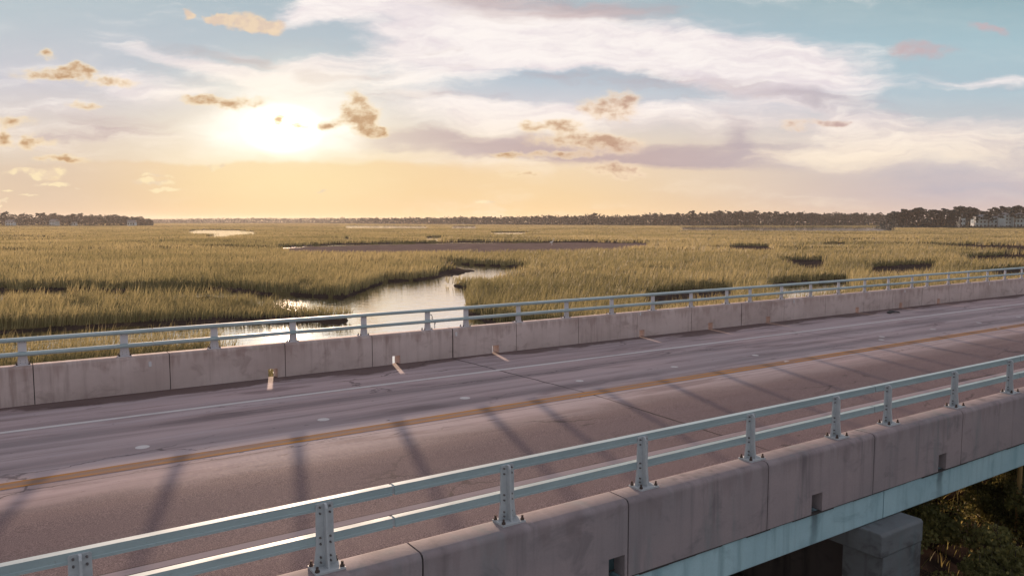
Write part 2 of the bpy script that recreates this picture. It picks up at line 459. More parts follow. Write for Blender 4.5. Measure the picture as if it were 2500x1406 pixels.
def road_material():
    m, g = mat('deck_concrete'); P = pos(g); x, y, z = g.sep(P)
    lng = g.noise(g.mapping(P, scale=(.09, 1.9, 1)), 1, 7, .66, .25)
    mid = g.noise(g.mapping(P, scale=(.35, 1.6, 1)), 1, 6, .6, .4)
    big = g.noise(g.mapping(P, scale=(.22, .22, 1)), 1, 4, .55)
    col = g.mix(g.rng(big, .3, .7), (.45, .335, .33), (.385, .315, .32))
    col = g.mix(g.rng(lng, .42, .68, 0, .6), col, (.19, .145, .15))
    col = g.mix(g.rng(mid, .52, .68, 0, .55), col, (.15, .10, .10))
    pale = g.noise(g.mapping(P, loc=(4, 2, 0), scale=(.14, 1.1, 1)), 1, 6, .65)
    col = g.mix(g.rng(pale, .54, .68, 0, .5), col, (.47, .39, .40))
    # near lane: exposed brown aggregate worn by tyres
    yw = g.m('ADD', y, g.m('MULTIPLY', g.m('SUBTRACT', mid, .5), 1.6))
    near = g.rng(yw, 12.3, 11.2)
    agg = g.noise(P, 70, 2, .8)
    agg2 = g.noise(P, 30, 3, .7)
    colA = g.mix(g.rng(agg, .38, .66), (.065, .040, .043), (.285, .195, .19))
    colA = g.mix(g.rng(lng, .45, .70, 0, .55), colA, (.17, .115, .115))
    col = g.mix(g.m('MULTIPLY', near, .9), col, colA)
    # wheel paths
    for yc, wd, s in ((15.4, .5, .40), (13.75, .42, .36), (11.7, .42, .22), (10.0, .42, .22)):
        d = g.m('ABSOLUTE', g.m('SUBTRACT', g.m('ADD', y, g.m('MULTIPLY', g.m('SUBTRACT', lng, .5), .8)), yc))
        col = g.mix(g.m('MULTIPLY', g.rng(d, wd, 0.05), s), col, (.135, .11, .115))
    # damp silt line along the foot of the far parapet, dirt by the near one
    ragged = g.noise(g.mapping(P, scale=(.33, .7, 1)), 1, 7, .66, .3)
    yd = g.m('SUBTRACT', 18.9, y)
    wet = g.rng(g.m('SUBTRACT', yd, g.m('MULTIPLY', g.m('SUBTRACT', ragged, .26), 2.6)), .10, -.12)
    col = g.mix(g.m('MULTIPLY', wet, .78), col, (.105, .066, .058))
    yn = g.m('SUBTRACT', y, 6.45)
    wetn = g.rng(g.m('SUBTRACT', yn, g.m('MULTIPLY', g.m('SUBTRACT', ragged, .36), 3.0)), .15, -.10)
    col = g.mix(g.m('MULTIPLY', wetn, .7), col, (.13, .075, .05))
    # oil and rubber spots
    sp = g.noise(g.mapping(P, scale=(1.5, 4.6, 1)), 1, 3, .5)
    col = g.mix(g.rng(sp, .70, .76, 0, .7), col, (.075, .055, .055))
    sp2 = g.noise(g.mapping(P, loc=(3, 9, 0), scale=(4.2, 9, 1)), 1, 2, .5)
    col = g.mix(g.rng(sp2, .745, .775, 0, .8), col, (.05, .038, .038))
    # cracks: thin meandering lines, mostly along the traffic
    vc = g.node('ShaderNodeTexVoronoi', feature='DISTANCE_TO_EDGE'); vc.inputs['Scale'].default_value = 1.0
    cw = g.vm('ADD', g.mapping(P, scale=(.16, .5, 1)), g.vm('MULTIPLY', g.noise(P, 1.6, 4, .65, color=True), (.22, .30, 0)))
    g.put(vc.inputs['Vector'], cw)
    ck = g.m('MULTIPLY', g.rng(vc.outputs[0], .010, .002), g.rng(g.noise(g.mapping(P, loc=(8, 8, 0), scale=(.3, .5, 1)), 1, 3), .50, .60))
    col = g.mix(g.m('MULTIPLY', ck, .65), col, (.06, .045, .045))
    # transverse joints of the spans, construction joint along the crown
    wob = g.m('MULTIPLY', g.m('SUBTRACT', g.noise(P, 2.2, 4, .6), .5), .10)
    fx = g.m('ABSOLUTE', g.m('SUBTRACT', g.m('FRACT', g.m('DIVIDE', g.m('ADD', x, g.m('ADD', wob, 1.65 + 122.5 + 6.125)), 12.25)), .5))
    jw = g.m('MULTIPLY', g.rng(g.noise(g.mapping(P, scale=(.1, .8, 1)), 1, 3), .3, .7, .4, 1.0), g.rng(fx, .0030, .0012))
    col = g.mix(jw, col, (.035, .025, .025))
    cj = g.m('ABSOLUTE', g.m('SUBTRACT', y, 12.44))
    col = g.mix(g.rng(cj, .014, .005, 0, .75), col, (.06, .045, .045))
    cj2 = g.m('ABSOLUTE', g.m('SUBTRACT', g.m('ADD', y, g.m('MULTIPLY', wob, .8)), 15.55))
    cjm = g.m('MULTIPLY', g.rng(cj2, .022, .008), g.rng(lng, .45, .6))
    col = g.mix(g.m('MULTIPLY', cjm, .7), col, (.07, .05, .05))
    cj3 = g.m('ABSOLUTE', g.m('SUBTRACT', y, 9.14))
    col = g.mix(g.rng(cj3, .014, .005, 0, .75), col, (.06, .045, .045))
    h = g.m('ADD', g.m('MULTIPLY', agg, g.m('ADD', g.m('MULTIPLY', near, 1.6), .25)), g.m('MULTIPLY', agg2, .4))
    principled(g, col, g.rng(agg2, .3, .7, .8, .95), bump=h, bstr=.25, bdist=.004, spec=.16)
    return m


M_ROAD = road_material()


def paint(name, c, wear, dark, thr=(.50, .64)):
    m, g = mat(name); P = pos(g)
    n = g.noise(g.mapping(P, scale=(2.5, 16, 1)), 1, 6, .7)
    n2 = g.noise(g.mapping(P, scale=(.3, 5, 1)), 1, 3, .6)
    f = g.m('ADD', g.m('MULTIPLY', n, .6), g.m('MULTIPLY', n2, .4))
    col = g.mix(g.rng(f, thr[0], thr[1], 0, wear), c, dark)
    fine = g.noise(P, 80, 3, .7)
    col = g.mix(g.rng(fine, .5, .75, 0, .3), col, dark)
    principled(g, col, .95, bump=fine, bstr=.15, bdist=.003, spec=.05)
    return m


M_WHITE = paint('white_road_paint', (.62, .575, .565), .45, (.30, .25, .25))
M_BAND = paint('faded_line_ghost', (.265, .17, .115), .8, (.24, .17, .15), (.40, .58))
M_WHITE_DULL = paint('dull_white_paint', (.36, .295, .30), .5, (.24, .18, .18))  # near edge line: duller and pinker than the far one
M_YELLOW = paint('yellow_road_paint', (.42, .19, .045), .85, (.25, .165, .14), (.42, .60))


def metal_paint(name, c, d, rough=.42):
    m, g = mat(name); P = pos(g)
    n = g.noise(g.mapping(P, scale=(1.3, 6, 6)), 1, 5, .6)
    n2 = g.noise(P, 26, 5, .65)
    col = g.mix(g.rng(n, .35, .7), c, d)
    col = g.mix(g.rng(n2, .60, .78, 0, .45), col, tuple(q * .55 for q in d))
    rs = g.noise(g.mapping(P, loc=(5, 1, 2), scale=(6, 6, 1.5)), 1, 5, .7)
    col = g.mix(g.rng(rs, .66, .76, 0, .55), col, (.20, .14, .11))
    principled(g, col, g.rng(n, .3, .7, rough, rough + .2), metal=.2, bump=n2, bstr=.08, bdist=.004)
    return m


M_RAIL = metal_paint('weathered_rail_metal', (.43, .535, .55), (.36, .455, .475), .5)
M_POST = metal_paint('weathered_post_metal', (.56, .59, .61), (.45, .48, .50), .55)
M_POSTF = metal_paint('flare_lit_post_metal', (.72, .70, .73), (.60, .585, .61), .6)  # far posts: the pale flare over them is put into the colour
M_BOLT, g = mat('rusty_bolt'); principled(g, g.mix(g.noise(pos(g), 40, 3), (.06, .05, .05), (.14, .09, .07)), .8, .3)
M_NUT, g = mat('flange_bolt'); principled(g, g.mix(g.noise(pos(g), 40, 3), (.22, .21, .21), (.12, .10, .095)), .7, .3)
M_SLOT_SHADE, g = mat('slot_shade_sheet'); principled(g, g.mix(g.noise(pos(g), 9, 4), (.035, .07, .08), (.07, .12, .13)), .85)  # dark colour standing in for the shaded depth of the near drain holes
M_JOINT, g = mat('joint_filler'); principled(g, g.mix(g.noise(pos(g), 20, 3), (.03, .026, .026), (.07, .06, .058)), .9)
M_REFL, g = mat('white_reflector'); principled(g, g.mix(g.noise(pos(g), 14, 3), (.74, .74, .76), (.60, .58, .6)), .35)
M_RUBBER, g = mat('torn_rubber'); principled(g, g.mix(g.noise(pos(g), 20, 4), (.012, .012, .013), (.04, .036, .035)), .75)
M_TIMBER, g = mat('dry_timber'); principled(g, g.mix(g.noise(g.mapping(pos(g), scale=(8, 8, 1.2)), 1, 4), (.55, .36, .15), (.40, .25, .10)), .8)


def foliage(name, stops, trans=.45, rough=.6, scale=.03, spec=.25):
    m, g = mat(name)
    P = g.node('ShaderNodeNewGeometry').outputs['Position']
    at = g.node('ShaderNodeAttribute', attribute_name='tint').outputs['Fac']
    n = g.noise(P, scale, 4, .6)
    f = g.m('ADD', g.m('MULTIPLY', at, .55), g.m('MULTIPLY', g.rng(n, .25, .75), .45))
    col = g.ramp(f, stops)
    p = g.node('ShaderNodeBsdfPrincipled'); t = g.node('ShaderNodeBsdfTranslucent'); mx = g.node('ShaderNodeMixShader')
    g.put(p.inputs['Base Color'], col); p.inputs['Roughness'].default_value = rough; p.inputs['Specular IOR Level'].default_value = spec
    g.put(t.inputs['Color'], col); mx.inputs[0].default_value = trans
    g.put(mx.inputs[1], p.outputs[0]); g.put(mx.inputs[2], t.outputs[0]); g.put(g.out.inputs['Surface'], mx.outputs[0])
    return m


M_GRASS = foliage('marsh_grass', [(0, (.105, .100, .048)), (.35, (.235, .208, .098)), (.65, (.36, .302, .148)), (1, (.48, .39, .205))], .5)
M_SUN_BLOCKER, g = mat('grass_sun_blocker'); pt_ = g.node('ShaderNodeNewGeometry').outputs['Position']; dt_ = g.node('ShaderNodeBsdfDiffuse'); g.put(dt_.inputs['Color'], g.mix(g.noise(pt_, 3, 4, .7), (.10, .085, .042), (.17, .135, .065))); g.put(g.out.inputs['Surface'], dt_.outputs[0])  # dark brown for the added solid that keeps sun off the front blades
M_PINE = foliage('pine_needles', [(0, (.010, .027, .031)), (.6, (.020, .045, .048)), (1, (.038, .068, .062))], .06, scale=.05)
M_LEAF = foliage('brush_leaves', [(0, (.07, .078, .032)), (.5, (.25, .235, .085)), (.8, (.42, .34, .12)), (1, (.66, .50, .17))], .45, scale=.8)
M_BARK, g = mat('bark'); principled(g, g.mix(g.noise(pos(g), 3, 4), (.06, .045, .035), (.11, .085, .07)), .9)

M_MUD, g = mat('marsh_mud'); P_ = g.node('ShaderNodeNewGeometry').outputs['Position']
n_ = g.noise(P_, .25, 6, .6); n2_ = g.noise(P_, 4, 4, .6)
df_ = g.node('ShaderNodeBsdfDiffuse'); g.put(df_.inputs['Color'], g.mix(g.node('ShaderNodeAttribute', attribute_name='tint').outputs['Fac'], g.mix(g.rng(n_, .3, .7), (.07, .05, .044), (.045, .034, .030)), g.mix(g.rng(n_, .3, .7), (.22, .16, .14), (.15, .11, .098)))); g.put(g.out.inputs['Surface'], df_.outputs[0])

M_WATER, g = mat('creek_water'); P_ = g.node('ShaderNodeNewGeometry').outputs['Position']
h_ = g.m('ADD', g.noise(g.mapping(P_, scale=(.9, 1.6, 1)), 1, 3, .5), g.m('MULTIPLY', g.noise(P_, 5, 2, .5), .18))
wb_ = g.node('ShaderNodeBump'); wb_.inputs['Strength'].default_value = .30; wb_.inputs['Distance'].default_value = .08
g.put(wb_.inputs['Height'], h_)
wg_ = g.node('ShaderNodeBsdfGlossy'); wg_.inputs['Roughness'].default_value = .05; g.put(wg_.inputs['Color'], (.97, .96, .95)); g.put(wg_.inputs['Normal'], wb_.outputs[0])
wd_ = g.node('ShaderNodeBsdfDiffuse'); g.put(wd_.inputs['Color'], (.05, .042, .03))
lw_ = g.node('ShaderNodeLayerWeight'); lw_.inputs['Blend'].default_value = .5; g.put(lw_.inputs['Normal'], wb_.outputs[0])
wm_ = g.node('ShaderNodeMixShader'); g.put(wm_.inputs[0], g.rng(lw_.outputs['Facing'], .2, .88, .12, .97)); g.put(wm_.inputs[1], wd_.outputs[0]); g.put(wm_.inputs[2], wg_.outputs[0])
g.put(g.out.inputs['Surface'], wm_.outputs[0])

M_WALLP, g = mat('pale_siding'); principled(g, g.mix(g.noise(pos(g), .6, 4), (.60, .68, .70), (.48, .56, .58)), .8)
M_ROOF, g = mat('grey_shingle'); principled(g, g.mix(g.noise(pos(g), 1.5, 4), (.14, .14, .15), (.20, .20, .21)), .9)
M_GLASS, g = mat('dark_window'); principled(g, (.03, .035, .04), .15)
M_WIN, g = mat('white_trim'); principled(g, (.7, .72, .72), .5)
# ------------------------------------------------------------------ bridge
YN0, YN1 = 6.10, 6.45            # near parapet, outer and road face
YF0, YF1 = 18.90, 19.25          # far parapet, road and outer face
YC = 12.68
Z_TOP, Z_SOFFIT = 3.60, 2.29
X0, X1 = -26.35, 71.85           # eight spans of 12.25 m
JOINTS = [10.60 + 12.25 * k for k in range(-3, 6)]


def deck_z(y):
    return 2.90 - 0.02 * abs(y - YC)


# road surface, sheet with a two-way crossfall
mb = MB()
ys = [YN1 - .2, 7.5, 8.6, 9.8, 11.2, YC, 14.2, 15.6, 16.8, 17.9, YF0 + .2]
xs = [X0 - 40 + k * (X1 - X0 + 80) / 60 for k in range(61)]
vsx = [(x, y, deck_z(y)) for x in xs for y in ys]
n = len(ys)
mb.add(vsx, [(i * n + j, (i + 1) * n + j, (i + 1) * n + j + 1, i * n + j + 1) for i in range(60) for j in range(n - 1)])
road = tag(mb.build('road', M_ROAD), 'worn concrete two lane bridge roadway with tyre-darkened lanes and double yellow line', 'road', kind='structure')


def stripe(name, y, w, m, wob=.012, parent=road):
    b = MB(); vs, fs = [], []
    k = int((X1 - X0 + 60) / .8)
    for i in range(k + 1):
        x = X0 - 30 + i * .8
        for s in (-1, 1):
            yy = y + s * (w / 2 + random.uniform(-wob, wob) * .5)
            vs.append((x, yy, deck_z(yy) + .004))
    fs = [(2 * i, 2 * i + 2, 2 * i + 3, 2 * i + 1) for i in range(k)]
    b.add(vs, fs)
    return b.build(name, m, parent)


stripe('edge_line', 16.44, .15, M_WHITE)
stripe('edge_line', 9.04, .15, M_WHITE_DULL)
stripe('centre_line', 12.80, .14, M_BAND)
stripe('centre_line', 12.92, .10, M_YELLOW)
stripe('centre_line', 12.68, .10, M_YELLOW)


def dot(x, y, r):
    b = MB()
    b.add([(x + r * math.cos(t * PI / 12) * (1 + .03 * math.sin(3 * t)), y + r * math.sin(t * PI / 12), deck_z(y) + .004) for t in range(24)], [tuple(range(24))])
    return b.build('paint_dot', M_WHITE, road)


for k in range(-2, 14):
    if k in (6,):
        continue
    x = 1.94 + 3.13 * k
    dot(x, 13.86 + min(max(x, 0), 12) * .018 + random.uniform(-.03, .03), (.112 if k < 3 else .095))
for x, y in ((17.4, 12.85), (23.2, 13.7), (28.9, 12.8)):
    dot(x, y, .09)


# deck slabs: one span between each pair of expansion joints
def arc(cy, cz, r, a0, a1, n=5):
    return [(cy + r * math.cos(math.radians(a0 + (a1 - a0) * i / n)), cz + r * math.sin(math.radians(a0 + (a1 - a0) * i / n))) for i in range(n + 1)]


for k in range(len(JOINTS) - 1):
    a, b_ = JOINTS[k] + .012, JOINTS[k + 1] - .012
    root = tag(empty('bridge_span', ((a + b_) / 2, YC, Z_SOFFIT)), 'pale blue painted concrete deck slab carrying the road between two piers', 'bridge span', 'slab spans of the bridge')
    ox, oy, oz = root.location
    mb = MB()
    mb.prism_x([(YN0 + .025 - oy, 2.735 - oz), (YN0 + .025 - oy, Z_SOFFIT - oz + .02), (YN0 + .045 - oy, Z_SOFFIT - oz), (YF1 - .045 - oy, Z_SOFFIT - oz), (YF1 - .025 - oy, Z_SOFFIT - oz + .02), (YF1 - .025 - oy, 2.735 - oz)], a - ox, b_ - ox)
    mb.build('deck_slab', M_BEAM, root)

# parapets, cast in panels with scuppers at the foot
PANELS_FAR = [-26.35, -23.9, -21.5, -19.0, -16.55, -13.9, -11.45, -9.0, -6.55, -4.1, -1.65, .63, 3.28, 5.93, 8.24, 10.67, 12.83, 15.18, 17.65, 20.21, 22.83, 25.28, 27.9, 30.58, 32.75, 35.15, 37.44, 39.83, 42.4, 44.9, 47.4]
PANELS_NEAR = [-13.9, -11.6, -9.2, -6.8, -4.2, -1.65, .7, 3.12, 5.61, 7.95, 10.27, 12.72, 15.05, 17.5, 20.1, 22.85, 25.3, 27.8]
while PANELS_FAR[-1] < X1 - 1: PANELS_FAR.append(PANELS_FAR[-1] + 2.45)
while PANELS_NEAR[-1] < X1 - 1: PANELS_NEAR.append(PANELS_NEAR[-1] + 2.45)
SCUP_FAR = sorted([j + o for j in JOINTS for o in (1.50, 7.27, 10.58)])
SCUP_NEAR = sorted([j + o for j in JOINTS for o in (1.55, 7.10, 10.62)])


def parapet(name, label, y0, y1, panels, scups, m, inner_low):
    root = tag(empty(name, (0, (y0 + y1) / 2, 2.74)), label, 'parapet wall', 'concrete parapet walls along the bridge')
    oy, oz = root.location.y, root.location.z
    zb = 2.738
    for i in range(len(panels) - 1):
        gap = .018 if any(abs(panels[i] - j) < .15 for j in JOINTS) else .009
        gap2 = .018 if any(abs(panels[i + 1] - j) < .15 for j in JOINTS) else .009
        a, b = panels[i] + gap, panels[i + 1] - gap2
        mb = MB()
        r = .045
        top = arc(y1 - oy - r, Z_TOP - oz - r, r, 0, 90) + arc(y0 - oy + r * 1.5, Z_TOP - oz - r * 1.5, r * 1.5, 90, 180)
        full = [(y0 - oy, zb - oz), (y1 - oy, zb - oz)] + top
        cuts = [a]
        for s in scups:
            if a + .13 < s < b - .13:
                cuts += [s - .115, s + .115]
        cuts.append(b)
        for q in range(len(cuts) - 1):
            if q % 2 == 0:
                mb.prism_x(full, cuts[q], cuts[q + 1], cuts=3)
            else:
                zt = 3.0 - oz
                mb.prism_x([(y0 - oy, zt), (y1 - oy, zt)] + top, cuts[q], cuts[q + 1])
        mb.build('panel', m, root, smooth=40)
        # filler strip in the joint, set back from both faces
        mb = MB(); mb.box(b - .002, b + .002 + gap2 * 2, y0 - oy + .02, y1 - oy - .02, zb - oz, Z_TOP - oz - .02)
        mb.build('joint_filler', M_JOINT, root)
    return root


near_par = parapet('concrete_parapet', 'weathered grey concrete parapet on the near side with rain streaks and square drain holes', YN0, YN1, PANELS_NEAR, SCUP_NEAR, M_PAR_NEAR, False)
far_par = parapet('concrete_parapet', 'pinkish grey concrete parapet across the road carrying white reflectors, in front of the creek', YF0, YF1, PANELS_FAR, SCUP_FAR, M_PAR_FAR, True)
for x, z in ((2.87, 3.40), (10.78, 3.44), (17.78, 3.55), (25.86, 3.49), (33.7, 3.5), (41.35, 3.48)):
    mb = MB()
    w, h = .030, .058
    yy = YF0 - far_par.location.y
    zz = z - far_par.location.z
    prof = [(-w * .8, -h), (w * .8, -h), (w, -h * .4), (w, h * .7), (w * .6, h), (-w * .6, h), (-w, h * .7), (-w, -h * .4)]
    mb.add([(x + p, yy - .016, zz + q) for p, q in prof] + [(x + p * 1.1, yy + .002, zz + q * 1.05) for p, q in prof],
           [tuple(range(8)), tuple(range(15, 7, -1))] + [(i, 8 + i, 8 + (i + 1) % 8, (i + 1) % 8) for i in range(8)])
    mb.build('reflector', M_REFL, far_par)


# ---- railings: tapering posts, two extruded rails
def rail_profile(s):
    """cross-section of a rail; +y towards the road for s = 1"""
    p = [(-.066, -.043), (.022, -.043), (.042, -.034), (.054, -.012), (.054, .010), (.040, .030), (.014, .043), (-.060, .043), (-.060, -.018), (-.066, -.021)]
    return [(s * a, b) for a, b in p]


def post_meshes(s):
    """s = 1: outer side towards -y (near railing), s = -1 mirrored"""
    mb = MB()
    H = .575
    # flange against the rails, flaring at the foot
    out = [(-.104, .012), (.104, .012), (.086, .16), (.080, .22), (.078, H - .012), (.066, H), (-.066, H), (-.078, H - .012), (-.080, .22), (-.086, .16)]
    y0, y1 = (-.075, -.060)
    vs = [(a, s * y0, b) for a, b in out] + [(a, s * y1, b) for a, b in out]
    k = len(out)
    mb.add(vs, [tuple(range(k)), tuple(range(2 * k - 1, k - 1, -1))] + [(i, (i + 1) % k, k + (i + 1) % k, k + i) for i in range(k)])
    # web, deeper at the foot, with a narrow outer flange
    web = [(-.075, .012), (-.160, .012), (-.138, .20), (-.128, H - .035), (-.110, H), (-.075, H)]
    k = len(web)
    vs = [(-.010, s * a, b) for a, b in web] + [(.010, s * a, b) for a, b in web]
    mb.add(vs, [tuple(range(k)), tuple(range(2 * k - 1, k - 1, -1))] + [(i, (i + 1) % k, k + (i + 1) % k, k + i) for i in range(k)])
    # bolts through the flange
    for z in (.545, .49, .275, .22, .10, .055):
        for x in (-.045, .045):
            r = .0095
            mb.tube([(x, s * -.074, z), (x, s * -.094, z)], [r, r * .9], 6, 2)
            mb.tube([(x, s * -.061, z), (x, s * -.052, z)], [r * .8, r * .6], 6, 2)
    pl = MB()
    pl.box(-.135, .135, min(s * -.205, s * .005), max(s * -.205, s * .005), 0, .018)
    for x in (-.112, .112):
        for y in (-.175, -.025):
            pl.tube([(x, s * y, .016), (x, s * y, .036)], [.021, .021], 6, 1)
            pl.tube([(x, s * y, .036), (x, s * y, .066)], [.012, .012], 6, 1)
    return mb, pl


POSTS_FAR = [-12.0, -10.15, -8.3, -6.45, -4.6, -2.6, -1.35, .46, 2.38, 4.30, 6.18, 8.07, 9.95, 11.18, 12.99, 14.80, 16.65, 18.48, 20.31, 22.16, 23.44, 25.28, 27.10, 28.96, 30.83, 32.62, 34.53, 35.81, 37.70, 39.55, 41.45, 43.3, 45.15, 46.9, 48.1, 49.95, 51.8]
POSTS_NEAR = [-5.2, -3.4, -2.2, -1.1, .44, 2.30, 4.20, 6.04, 7.90, 9.70, 10.98, 12.90, 14.78, 16.6, 18.45, 20.3, 22.1, 23.35, 25.2, 27.0]


def railing(label, s, yr, posts, splices):
    root = tag(empty('bridge_railing', (0, yr, Z_TOP)), label, 'railing', 'metal railings on top of the parapets')
    mb, pl = post_meshes(s)
    post0 = plate0 = None
    for x in posts:
        if post0 is None:
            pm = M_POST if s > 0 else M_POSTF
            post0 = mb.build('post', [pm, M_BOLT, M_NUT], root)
            plate0 = pl.build('base_plate', [pm, M_BOLT], post0)
            p = post0
        else:
            p = post0.copy(); link(p, root)
            q = plate0.copy(); link(q, p)
        p.location = (x, 0, 0)
    sp = sorted(splices)
    for z in (.550, .247):
        for a, b in zip(sp[:-1], sp[1:]):
            r = MB()
            r.prism_x([(y, zz + z) for y, zz in rail_profile(s)], a + .014, b - .014, cuts=4)
            # sleeve showing in the expansion gap
            r.prism_x([(y * .78, zz * .8 + z) for y, zz in rail_profile(s)], b - .05, b + .05, mat=1)
            r.build('rail', [M_RAIL, M_POST], root, smooth=24)
    return root


SPL = sorted([10.67 + 12.25 * k for k in range(-3, 5)] + [2.96 + 12.25 * k for k in range(-2, 5)])
mb = MB()
for i in range(220):           # ragged mortar bed showing as a dark line between parapet and beam
    xa = X0 + (X1 - X0) * i / 220; xb = X0 + (X1 - X0) * (i + 1) / 220
    mb.box(xa, xb, YN0 + random.uniform(-.004, .006) - near_par.location.y, YN0 + .06 - near_par.location.y, 2.722 + random.uniform(-.010, .006) - near_par.location.z, 2.7375 - near_par.location.z)
mb.build('mortar_bed', M_JOINT, near_par)
for s_ in SCUP_NEAR:  # dark sheet added across each drain hole so it reads as shaded
    if -14 < s_ < 40:
        mb = MB(); oy, oz = near_par.location.y, near_par.location.z
        mb.box(s_ - .11, s_ + .11, 6.27 - oy, 6.29 - oy, 2.742 - oz, 2.995 - oz)
        mb.build('slot_shade_sheet', M_SLOT_SHADE, near_par)
near_rail = railing('pale blue-green two-bar metal railing on the near parapet, backs of its posts showing', 1, 6.42, POSTS_NEAR, [q for q in SPL if -22 < q < 50])
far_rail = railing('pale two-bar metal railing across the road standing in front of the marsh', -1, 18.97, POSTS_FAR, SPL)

# piers: a bent cap under each joint
for j in JOINTS[1:-1]:
    root = tag(empty('bridge_pier', (j, YC, 0)), 'stained concrete pier with a squared cap end sticking out beyond the deck edge' if abs(j - 10.6) < .1 else 'plain concrete pier under a joint of the bridge deck', 'bridge pier', None if abs(j - 10.6) < .1 else 'piers under the bridge')
    ya, yb = 5.80 - YC, 19.56 - YC
    cap = MB()
    pr = [(ya + .03, 2.285), (ya, 2.25), (ya, 1.96), (ya + .02, 1.94), (yb - .02, 1.94), (yb, 1.96), (yb, 2.25), (yb - .03, 2.285)]
    cap.prism_x(pr, -.56, .50, cuts=6)
    cob = cap.build('pier_cap', M_PIER, root)
    bv = cob.modifiers.new('bevel', 'BEVEL'); bv.width = .03; bv.segments = 2; bv.limit_method = 'ANGLE'
    colm = MB()
    colm.prism_x([(ya + .012, 1.945), (ya + .012, -1.2), (ya + .62, -1.2), (ya + .62, 1.945)], -.50, .485, cuts=4)
    colm.build('pier_column', M_PIER, root)
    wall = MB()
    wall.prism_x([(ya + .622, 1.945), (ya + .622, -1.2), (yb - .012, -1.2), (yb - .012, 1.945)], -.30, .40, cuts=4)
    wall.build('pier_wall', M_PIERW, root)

# torn strip of rubber lying on the far shoulder
mb = MB()
vs, fs = [], []
for i in range(9):
    t = i / 8
    for sgn in (-1, 1):
        vs.append((-.32 + .68 * t, sgn * (.10 + .03 * math.sin(i * 2.1)) * (1 - .55 * abs(t - .45)) + .05 * math.sin(t * 5), .012 + .05 * math.sin(t * 3.0) ** 2 + (.03 if sgn > 0 else 0)))
for i in range(8):
    fs.append((2 * i, 2 * i + 2, 2 * i + 3, 2 * i + 1))
mb.add(vs, fs)
scrap = mb.build('rubber_scrap', M_RUBBER)
sm_ = scrap.modifiers.new('thick', 'SOLIDIFY'); sm_.thickness = .03
scrap.location = (31.0, 17.85, deck_z(17.85) + .015)
tag(scrap, 'torn black strip of rubber lying on the far road shoulder', 'debris')
GRASS_N = 900000
HAZE = 0.00007
# ------------------------------------------------------------------ marsh
WATER_POLYS = [
     [(59.1, 111.8), (59.0, 106.0), (60.4, 102.3), (61.1, 96.6), (63.0, 92.8), (61.7, 89.1), (54.2, 77.3), (51.3, 75.5), (47.4, 72.9), (43.9, 69.7), (41.0, 68.1), (41.3, 71.4), (38.6, 69.0), (40.5, 73.6), (39.2, 69.9), (38.9, 67.1), (38.2, 64.3), (35.6, 60.4), (32.5, 55.5), (30.2, 51.5), (28.1, 47.2), (26.6, 42.8), (26.3, 40.2), (28.0, 36.0), (27.0, 24.0), (26.0, 10.0), (22.0, -30.0), (-45.0, -30.0), (-30.0, 10.0), (-22.0, 20.0), (-3.3, 32.6), (0.1, 31.7), (3.7, 30.6), (6.2, 30.2), (7.4, 23.6), (10.0, 31.6), (9.1, 37.3), (9.1, 40.5), (8.2, 40.2), (5.0, 40.5), (0.1, 42.2), (-4.4, 43.9), (-5.5, 55.8), (0.3, 54.7), (4.5, 54.4), (9.0, 53.4), (13.7, 51.9), (17.9, 49.6), (18.7, 47.6), (19.6, 48.0), (20.0, 49.2), (19.5, 52.1), (18.4, 54.7), (17.8, 58.1), (17.6, 61.6), (19.7, 68.8), (21.0, 68.8), (22.3, 68.9), (23.6, 65.2), (24.8, 63.2), (28.6, 68.0), (31.5, 71.5), (35.1, 77.2), (38.5, 77.7), (40.8, 79.1), (44.3, 80.6), (50.0, 84.6), (53.5, 89.1), (56.1, 97.5), (56.4, 102.3)] ,  # creek
     [(-8.7, 90.6), (0.6, 87.3), (1.5, 84.8), (5.5, 86.1), (10.2, 80.9), (18.1, 78.3), (19.1, 75.4), (20.2, 69.3), (16.9, 58.0), (15.9, 63.0), (14.9, 64.5), (8.5, 67.2), (4.6, 71.4), (1.3, 72.0), (0.5, 70.2), (-7.1, 73.4)] ,  # ditch
     [(109.4, 559.7), (135.8, 632.5), (153.6, 587.6), (138.6, 491.3), (108.0, 382.8), (93.0, 351.1), (73.3, 304.3), (66.2, 309.1), (76.3, 355.4), (88.2, 376.5), (81.3, 397.3)] ,  # pond
     [(58.6, 194.0), (72.0, 204.5), (84.5, 209.5), (102.5, 209.6), (120.5, 208.2), (147.0, 190.5), (142.9, 185.2), (116.0, 200.6), (98.0, 200.4), (80.2, 199.0), (68.6, 194.8), (58.7, 187.0)] ,  # strip
     [(112.4, 286.1), (116.3, 283.4), (93.8, 229.8), (91.5, 231.4)] ,  # pool1
     [(248.0, 396.3), (268.4, 382.7), (206.8, 298.2), (194.2, 306.7)] ,  # pool2
     [(145.3, 282.1), (153.5, 276.6), (123.5, 225.3), (119.1, 228.3)] ,  # pool3
     [(422.6, 1061.9), (491.9, 936.9), (298.1, 567.8), (249.4, 626.9)] ,  # far1
     [(517.1, 920.0), (546.9, 900.0), (320.7, 527.8), (303.2, 539.5)] ,  # far2
     [(619.0, 598.2), (712.5, 570.5), (769.4, 497.4), (762.6, 438.6), (462.1, 265.7), (424.4, 277.0), (401.3, 321.3), (380.2, 367.4)] ,  # far3
     [(202.6, 140.0), (210.1, 135.0), (170.6, 110.6), (166.1, 113.7)] ,  # pool4
     [(62.3, 49.7), (68.6, 52.1), (77.3, 50.2), (62.4, 39.0), (51.6, 35.9), (46.0, 34.3)] ,  # right2
]
